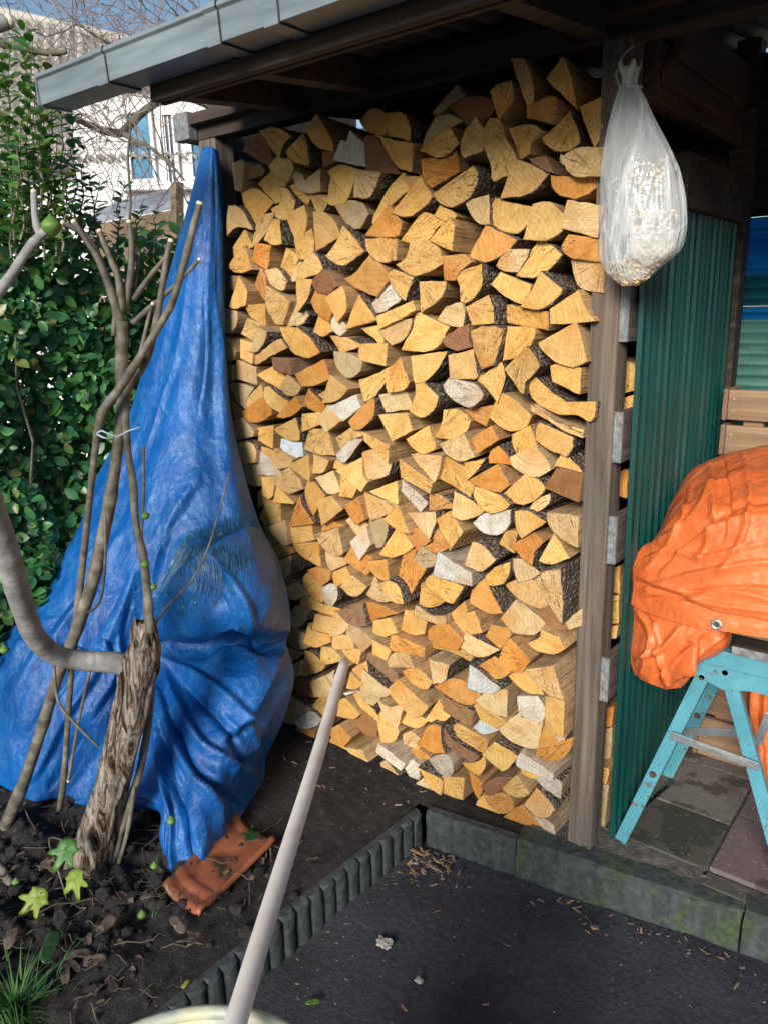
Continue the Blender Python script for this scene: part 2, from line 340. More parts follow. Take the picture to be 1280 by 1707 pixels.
def kerb_mat(name, moss):
    k = NT(name); v = k.coords('Object'); n1 = k.noise(v, 40, 7, .7); n2 = k.noise(v, 7, 4)
    c = k.ramp(n1, [(.3, (.022, .028, .032)), (.55, (.05, .058, .062)), (.8, (.11, .12, .12))])
    st = k.noise(k.coords('Object', (26, 26, 3)), 1, 4)
    c = k.mix(k.ramp(st, [(.5, (0, 0, 0)), (.7, (.5, .5, .5))]), c, (.09, .105, .11))
    m = k.noise(k.coords('Object', (9, 9, 5)), 1.4, 6, .72)
    f = k.ramp(k.math('ADD', m, k.math('MULTIPLY', k.math('SUBTRACT', n1, .5), .5)), [(.50-moss*.25, (0, 0, 0)), (.72-moss*.5, (1, 1, 1))])
    c = k.mix(k.math('MULTIPLY', f, min(1, moss*6)), c, k.ramp(n1, [(.35, (.022, .040, .016)), (.7, (.075, .105, .042))]))
    return k.done(color=c, rough=.88, normal=k.bump(n1, .8, .006), spec=.2)
M['kerb'] = kerb_mat('ribbed_kerb_concrete', .02); M['kerb_moss'] = kerb_mat('mossy_kerb_concrete', .15)
def paver_mat(name, a, b, wet):
    k = NT(name); v = k.coords('Object'); n1 = k.noise(v, 55, 8, .7); n2 = k.noise(v, 6, 4)
    c = k.mix(n1, a, b)
    c = k.mix(k.ramp(n2, [(.50, (0, 0, 0)), (.54, (.75, .75, .75))]), c, wet)
    vo = k.n('TexVoronoi', {'Vector': v, 'Scale': 110}); vc = k.n('SeparateColor', {0: vo.outputs['Color']})
    spk = k.math('MULTIPLY', k.math('LESS_THAN', vo.outputs['Distance'], .2), k.math('GREATER_THAN', vc.outputs[0], .9))
    c = k.mix(spk, c, (.42, .38, .33))
    return k.done(color=c, rough=.8, normal=k.bump(n1, .5, .004), spec=.3)
M['paver_grey'] = paver_mat('grey_paving_slab', (.085, .078, .072), (.20, .185, .17), (.045, .036, .034))
M['paver_dark'] = paver_mat('mossy_dark_slab', (.045, .044, .040), (.11, .105, .092), (.035, .036, .03))
M['paver_red'] = paver_mat('purple_paving_slab', (.085, .062, .066), (.19, .15, .155), (.055, .036, .038))
M['mortar'] = simple('rough_concrete', [(.3, (.05, .047, .043)), (.6, (.13, .12, .11)), (.8, (.22, .2, .185))], 45, rough=.9, bump=.8, bdist=.006)
M['clay'] = simple('orange_clay_tile', [(.34, (.035, .025, .02)), (.45, (.19, .066, .034)), (.58, (.29, .095, .045)), (.75, (.36, .14, .075))], 12, rough=.5, bump=.25, bscale=70)
def leaf_mat(name, a, b, c3, rough=.28, trans=.25):
    k = NT(name); oi = k.n('ObjectInfo').outputs['Random']; at = k.n('Attribute', attribute_name='lv').outputs['Fac']
    v = k.coords('Object'); n1 = k.noise(v, 7, 3)
    f = k.math('FRACT', k.math('ADD', k.math('ADD', oi, at), k.math('MULTIPLY', n1, .6)))
    c = k.ramp(f, [(.0, a), (.55, b), (.90, c3), (.985, (c3[0]*1.6, c3[1]*.62, c3[2]*.7))])
    k.done(color=c, rough=rough, spec=.5)
    t = k.n('BsdfTranslucent', {'Color': k.mix(1, c, (1.3, 1.5, .6), 'MULTIPLY')})
    mx = k.n('MixShader', {0: trans, 1: k.b.outputs[0], 2: t.outputs[0]}); k.t.links.new(mx.outputs[0], k.o.inputs[0]); return k.m
M['leaf'] = leaf_mat('hedge_leaf', (.024, .105, .048), (.048, .185, .070), (.11, .28, .07), .36)
M['shoot_leaf'] = leaf_mat('shoot_leaf', (.03, .10, .035), (.06, .17, .05), (.13, .28, .06))
M['fig_leaf'] = leaf_mat('yellowing_fig_leaf', (.16, .27, .035), (.27, .34, .035), (.40, .38, .04), .5, .3)
M['dark_leaf'] = leaf_mat('wet_green_leaf', (.015, .05, .018), (.025, .075, .025), (.04, .09, .03), .2, .1)
M['fig_green'] = leaf_mat('green_fig_leaf', (.06, .18, .035), (.08, .21, .04), (.10, .25, .045), .45, .3)
M['dry_leaf'] = simple('dry_brown_leaf', [(.3, (.045, .033, .026)), (.55, (.11, .08, .06)), (.8, (.24, .18, .14))], 30, rough=.75)
M['grass'] = simple('grass_blade', [(.3, (.03, .11, .025)), (.7, (.09, .22, .05))], 8, rough=.5)
M['twig'] = simple('bare_twig', [(.3, (.17, .13, .12)), (.6, (.28, .23, .21)), (.8, (.40, .34, .29))], 12, rough=.8)
M['tree_limb'] = simple('mossy_limb', [(.3, (.06, .05, .04)), (.55, (.14, .12, .09)), (.8, (.22, .22, .15))], 14, rough=.9, bump=.6)
def fig_bark():
    k = NT('fig_bark'); v = k.coords('Object'); n1 = k.noise(v, 14, 6, .65); n2 = k.noise(k.coords('Object', (30, 30, 90)), 1, 4)
    c = k.ramp(n1, [(.3, (.13, .125, .12)), (.52, (.25, .245, .24)), (.75, (.38, .375, .375))])
    c = k.mix(k.ramp(n2, [(.62, (0, 0, 0)), (.72, (.5, .5, .5))]), c, (.09, .07, .05))
    return k.done(color=c, rough=.75, normal=k.bump(k.math('ADD', n1, n2), .45, .005), spec=.25)
M['fig_bark'] = fig_bark()
M['litter'] = simple('dead_twig', [(.3, (.03, .024, .02)), (.6, (.085, .068, .054)), (.8, (.19, .155, .125))], 9, rough=.8)
M['fig_stem'] = simple('fig_stem_bark', [(.3, (.05, .045, .033)), (.5, (.12, .105, .083)), (.68, (.21, .19, .16)), (.8, (.36, .34, .31))], 26, rough=.65, bump=.6, bscale=60)
def old_trunk():
    k = NT('rotten_fig_trunk'); v = k.coords('Object', (34, 34, 6)); n1 = k.noise(v, 1, 8, .72, 1.6); n2 = k.noise(k.coords('Object'), 12, 6, .7)
    c = k.ramp(n1, [(.38, (.010, .007, .006)), (.46, (.085, .055, .036)), (.54, (.30, .255, .215)), (.70, (.50, .46, .42))])
    c = k.mix(k.ramp(n2, [(.58, (0, 0, 0)), (.70, (.7, .7, .7))]), c, (.24, .22, .20))
    c = k.mix(k.ramp(k.noise(k.coords('Object'), 30, 5), [(.66, (0, 0, 0)), (.72, (.7, .7, .7))]), c, (.30, .14, .045))
    return k.done(color=c, rough=.88, normal=k.bump(k.math('ADD', n1, n2), 1, .02), spec=.15)
M['old_trunk'] = old_trunk()
M['cut'] = simple('fresh_pruning_cut', [(.3, (.52, .44, .32)), (.7, (.72, .66, .55))], 60, rough=.7)
M['fig'] = simple('green_fig_skin', [(.3, (.055, .13, .025)), (.6, (.11, .22, .045)), (.8, (.19, .30, .09))], 40, rough=.5)
M['tie'] = simple('pale_plastic_tie', [(.4, (.40, .52, .62)), (.6, (.55, .68, .78))], 12, rough=.35)
M['white_wall'] = simple('white_render', [(.3, (.66, .66, .66)), (.7, (.82, .82, .81))], 2, rough=.85, bump=.1)
M['white_paint'] = simple('white_window_paint', [(.3, (.74, .75, .76)), (.7, (.84, .85, .86))], 4, rough=.5)
k_ = NT('window_glass'); M['glass'] = k_.done(color=(.10, .28, .42), rough=.06, spec=1.0, metal=.55)
M['dark_glass'] = NT('dark_window').done(color=(.03, .045, .075), rough=.12, spec=.8)
M['roof_tile'] = simple('weathered_roof_tile', [(.28, (.26, .24, .21)), (.5, (.46, .43, .39)), (.75, (.62, .59, .54))], 5, rough=.85, bump=.4)
M['felt'] = simple('grey_roof_felt', [(.3, (.22, .25, .32)), (.7, (.34, .37, .45))], 6, rough=.6)
M['tub'] = simple('dirty_yellow_plastic', [(.28, (.16, .17, .17)), (.45, (.40, .42, .36)), (.7, (.62, .56, .26))], 16, rough=.5)
M['paper'] = simple('crumpled_grey_paper', [(.3, (.20, .19, .18)), (.7, (.42, .41, .39))], 30, rough=.8)
M['chip'] = simple('wood_chip', [(.3, (.10, .055, .035)), (.5, (.22, .14, .08)), (.7, (.40, .30, .19))], 9, rough=.8)
M['stone'] = simple('brown_clod', [(.3, (.05, .04, .036)), (.7, (.12, .095, .085))], 30, rough=.9, bump=.8)

# ------------------------------------------------------------------ ground, soil bed, kerbs, paving
def kerb_line(x): return 1.803+(x+1.305)*.1616
def axis(lo, hi, step, far):
    a = list(np.arange(lo, hi+1e-6, step)); b = []
    d = step
    x = hi
    while x < far: d *= 1.6; x += d; b.append(x)
    c = []; d = step; x = lo
    while x > -far: d *= 1.6; x -= d; c.append(x)
    return c[::-1]+a+b
xs = axis(-3.2, 1.2, .04, 90); ys = axis(-.6, 4, .04, 90)
m = MB()
m.grid([[(x, y, -.122+.011*fbm((x*3, y*3, 0), 4)+.004*fbm((x*14, y*14, 3), 2) if abs(x) < 6 and abs(y) < 6 else -.122) for x in xs] for y in ys])
struct(m.build('ground', M['ground'], smooth=True))
# raised bed and floor under the shed (z about 0), cut along the kerbs
xs = list(np.arange(-9, -3.2, .3))+list(np.arange(-3.2, -1.33, .0175))+list(np.arange(-1.33, 1.6, .05)); ys = list(np.arange(-1.5, .4, .1))+list(np.arange(.4, 2.1, .0175))+list(np.arange(2.1, 4.2, .1))+list(np.arange(4.2, 12, .5))
def bed_z(x, y):
    rough = max(0, min(1, (-1.45-x)/.2))*max(0, min(1, (1.42-y+(-1.45-x)*.5)/.25))
    z = .006*fbm((x*5, y*5, 1), 3)
    if x < -1.3 and y < 2.2: z += rough*(.040*fbm((x*9, y*9, 5), 4)+.030*abs(noise.noise((x*30, y*30, 2)))+.008*noise.noise((x*60, y*60, 8)))
    return z-.006
m = MB(); idx = {}
for j, y in enumerate(ys):
    for i, x in enumerate(xs):
        if x < -1.33 or y > kerb_line(x)+.02:
            idx[i, j] = len(m.v); m.v.append((x, y, bed_z(x, y)))
for j in range(len(ys)-1):
    for i in range(len(xs)-1):
        q = [(i, j), (i+1, j), (i+1, j+1), (i, j+1)]
        if all(c in idx for c in q): m.f.append(tuple(idx[c] for c in q)); m.mi.append(0)
struct(m.build('soil_bed', M['soil'], smooth=True))
# side kerb: palisade edging, its ribs cast in one piece per block
def ribbed_block(p0, p1, n, r, top, mat, name, parent, depth=.022, wob=.004):
    p0 = Vector(p0); p1 = Vector(p1); d = (p1-p0); L = d.length; d.normalize(); nrm = Vector((d.y, -d.x, 0)); prof = []
    N = n*8
    for i in range(N+1):
        s = i/N*L; ph = (i/8) % 1
        bulge = r*math.sqrt(max(0, 1-(2*ph-1)**2)) if i % 8 else 0
        prof.append((p0+d*s+nrm*bulge, bulge))
    rows = []
    for z, inset in ((-.2, 0), (-.05, 0), (top-.03, 0), (top-.008, .0), (top, .010)):
        rows.append([(p.x-nrm.x*inset+wob*noise.noise((p.x*30, p.y*30, z*30)), p.y-nrm.y*inset+wob*noise.noise((p.x*30, p.y*30, 9+z*30)), z+(wob*.8*noise.noise((p.x*40, p.y*40, 4)) if z > 0 else 0)) for p, b in prof])
    rows.append([(p.x-nrm.x*(depth+b), p.y-nrm.y*(depth+b), top) for p, b in prof]); rows.append([(p.x-nrm.x*(depth+b), p.y-nrm.y*(depth+b), -.2) for p, b in prof])
    b = MB().grid(rows)
    for col in (0, -1): b.add([r_[col] for r_ in rows], [tuple(range(len(rows)))])
    return b.build(name, mat, parent, smooth=False)
kb = struct(bpy.data.objects.new('kerb', None)); COL.objects.link(kb); kb.location = (-1.305, 1.803, 0)
pa, pb, pc = Vector((-1.352, .62, 0)), Vector((-1.34, 1.24, 0)), Vector((-1.312, 1.80, 0))
ribbed_block(pa, pb-Vector((0, .004, 0)), 12, .014, .002, M['kerb'], 'edging_block', kb)
ribbed_block(pb, pc, 11, .014, .001, M['kerb'], 'edging_block', kb)
q0, q1, q2, q3 = Vector((-1.305, 1.803, 0)), Vector((-.985, 1.852, 0)), Vector((-.345, 1.952, 0)), Vector((.35, 2.06, 0))
ribbed_block(q0+Vector((.012, 0, 0)), q1-Vector((.003, 0, 0)), 7, .004, .003, M['kerb'], 'edging_block', kb, .035, .003)
ribbed_block(q1, q2-Vector((.006, 0, 0)), 1, .003, .008, M['kerb_moss'], 'edging_block', kb, .075, .006)
ribbed_block(q2, q3, 1, .003, .012, M['kerb_moss'], 'edging_block', kb, .075, .006)
pv = struct(bpy.data.objects.new('paving', None)); COL.objects.link(pv); pv.location = (-.48, 2.3, 0)
def slab(x0, x1, y0, y1, z, mat):
    b = MB().box((x0+.0015, y0+.0015, -.04), (x1-.0015, y1-.0015, z)); return b.build('paving_slab', mat, pv, bevel=.004)
slab(-.885, -.478, 2.06, 2.31, .012, M['paver_dark']); slab(-.885, -.478, 2.31, 2.60, .014, M['paver_grey']); slab(-.885, -.478, 2.60, 3.0, .013, M['paver_grey'])
slab(-.472, -.06, 2.065, 2.37, .020, M['paver_red']); slab(-.472, -.06, 2.374, 2.77, .017, M['paver_red']); slab(-.06, .35, 2.07, 2.37, .019, M['paver_red']); slab(-.06, .35, 2.374, 2.77, .017, M['paver_grey']); slab(-.472, .35, 2.774, 3.2, .015, M['paver_grey'])
slab(-.475, -.30, 1.995, 2.062, .010, M['paver_dark'])
MB().box((-.884, 2.07, -.03), (.36, 3.2, .007)).build('joint_bed', M['mortar'], pv)
m = MB(); G = [[(x, kerb_line(x)+.07+(.16 if x < -.48 else .03)*t+.006*noise.noise((x*20, t*3, 0)), .008+.006*fbm((x*22, t*5, 2), 3)) for x in np.arange(-.98, -.25, .02)] for t in np.linspace(0, 1, 9)]
m.grid(G).build('concrete_bedding', M['mortar'], pv, smooth=True)

# ------------------------------------------------------------------ firewood
TINT = dict(g=(.66, .405, .13), p=(.61, .43, .215), w=(.56, .52, .44), y=(.42, .32, .18), o=(.56, .255, .06), r=(.21, .10, .06), d=(.26, .13, .055), b=(.56, .64, .68))
WORD = dict(g='golden', p='pale buff', w='weathered white', y='dull grey-brown', o='orange', r='dark red-brown', d='brown', b='bluish white')
def ang(a, b, c):
    u = (a-b).normalized(); v = (c-b).normalized(); return math.degrees(math.acos(max(-1, min(1, u.dot(v)))))
def log_mesh(P, tint, y0, rng):
    """split log: P is the outline of its sawn end in the wall plane; returns (verts, faces, material ids, gp, rim, tint) in world space"""
    P = [Vector(p) for p in P]; n = len(P); c_ = sum(P, Vector((0, 0)))/n; P = [c_+(p-c_)*1.095 for p in P]
    A = [ang(P[i-1], P[i], P[(i+1) % n]) for i in range(n)]
    soft = [a > 128 for a in A]
    # an edge is bark when one of its ends lies on the curved part
    bark = [soft[i] or soft[(i+1) % n] for i in range(n)]
    if sum(soft) < 2 and n <= 5: bark = [b and rng.random() < .25 for b in bark]
    elif rng.random() < .42: bark = [False]*n
    mid = [P[i] for i in range(n) if soft[i]]
    cen = sum(P, Vector((0, 0)))/n
    if mid:
        bm_ = sum(mid, Vector((0, 0)))/len(mid); pith = max(P, key=lambda q: (q-bm_).length)
    else: pith = cen+Vector((rng.uniform(-1, 1), rng.uniform(-1, 1)))*.1
    # refine the outline
    Q = []; B = []
    for i in range(n):
        a, b = P[i], P[(i+1) % n]
        a2 = P[i-1] if soft[i] else None; b2 = P[(i+2) % n] if soft[(i+1) % n] else None
        k = max(2, int((b-a).length/.016))
        for j in range(k):
            t = j/k
            p = cr(a2 if a2 is not None else a+(a-b), a, b, b2 if b2 is not None else b+(b-a), t) if (soft[i] or soft[(i+1) % n]) else a.lerp(b, t)
            nn = Vector(((b-a).y, -(b-a).x)).normalized()
            s = (.0035 if bark[i] else .0022)
            if j or soft[i]: p = p+nn*s*fbm((p.x*55+tint[3]*90, p.y*55, 0), 3)
            Q.append(p); B.append(bark[i])
    N = len(Q); tx, tz = rng.uniform(-.12, .12), rng.uniform(-.14, .10); ax, az = rng.uniform(-.05, .05), rng.uniform(-.035, .035)
    L = rng.uniform(.26, .33); V = []; Fc = []; MI = []; RIM = []
    def yf(p): return y0+tx*(p.x-cen.x)+tz*(p.y-cen.y)
    # rings: inner cap, cap edge, then the flanks
    for ins, dy in ((.5, 0), (.90, 0), (.985, .0008)):
        for p, b in zip(Q, B):
            q = cen.lerp(p, ins); V.append((q.x, yf(q)+dy+(.0022*fbm((q.x*30, q.y*30, tint[3]*50), 3) if ins < .96 else 0), q.y)); RIM.append(1.0 if (ins > .96 and b) else 0.0)
    depths = (.003, .022, .045, .08, .14, .22, L)
    for d in depths:
        for i, (p, b) in enumerate(zip(Q, B)):
            q = cen+(p-cen)*(1-.10*d/L)
            nn = (q-cen).normalized()
            amp = .0045 if b else .0024
            off = amp*fbm((p.x*45, d*(30 if b else 5)+tint[3]*70, p.y*45), 3)+(.0015 if b and d > .004 else 0)
            q = q+nn*off
            V.append((q.x+ax*d, yf(p)*1.0+d if d < .1 else y0+d, q.y+az*d)); RIM.append(1.0 if b else 0.0)
    c0 = len(V); V.append((cen.x, yf(cen)+.001, cen.y)); RIM.append(0)
    for i in range(N): Fc.append((c0, i, (i+1) % N)); MI.append(0)
    for r in range(9):
        for i in range(N):
            j = (i+1) % N; Fc.append((r*N+i, (r+1)*N+i, (r+1)*N+j, r*N+j)); MI.append(0 if r < 2 else (2 if B[i] else 1))
    Fc.append(tuple(9*N+i for i in range(N))); MI.append(1)
    # winding: seen from -Y
    GP = [(x-pith.x, y-y0, z-pith.y) for x, y, z in V]
    return V, Fc, MI, GP, RIM, [tint]*len(V)
def log_object(name, parts, origin):
    V = []; F = []; MI = []; GP = []; RIM = []; T = []
    for v, f, mi, gp, rim, t in parts:
        o = len(V); V += v; F += [tuple(i+o for i in q) for q in f]; MI += mi; GP += gp; RIM += rim; T += t
    me = bpy.data.meshes.new(name); me.from_pydata([(x-origin[0], y-origin[1], z-origin[2]) for x, y, z in V], [], F)
    for mm in LOGM: me.materials.append(mm)
    me.polygons.foreach_set('material_index', MI)
    me.attributes.new('gp', 'FLOAT_VECTOR', 'POINT').data.foreach_set('vector', [c for g in GP for c in g])
    me.attributes.new('rim', 'FLOAT', 'POINT').data.foreach_set('value', RIM)
    me.attributes.new('tint', 'FLOAT_COLOR', 'POINT').data.foreach_set('color', [c for t in T for c in t])
    me.update(); o = bpy.data.objects.new(name, me); COL.objects.link(o); o.location = origin; return o
ORD = 'zeroth first second third fourth fifth sixth seventh eighth ninth tenth eleventh twelfth thirteenth fourteenth fifteenth sixteenth seventeenth eighteenth nineteenth twentieth twenty-first twenty-second twenty-third twenty-fourth twenty-fifth'.split()
def parse(txt):
    out = []
    for l in txt.strip().split('\n'):
        c, *p = l.split(); out.append((c, [tuple(float(v)/1000 for v in q.split(',')) for q in p]))
    return out
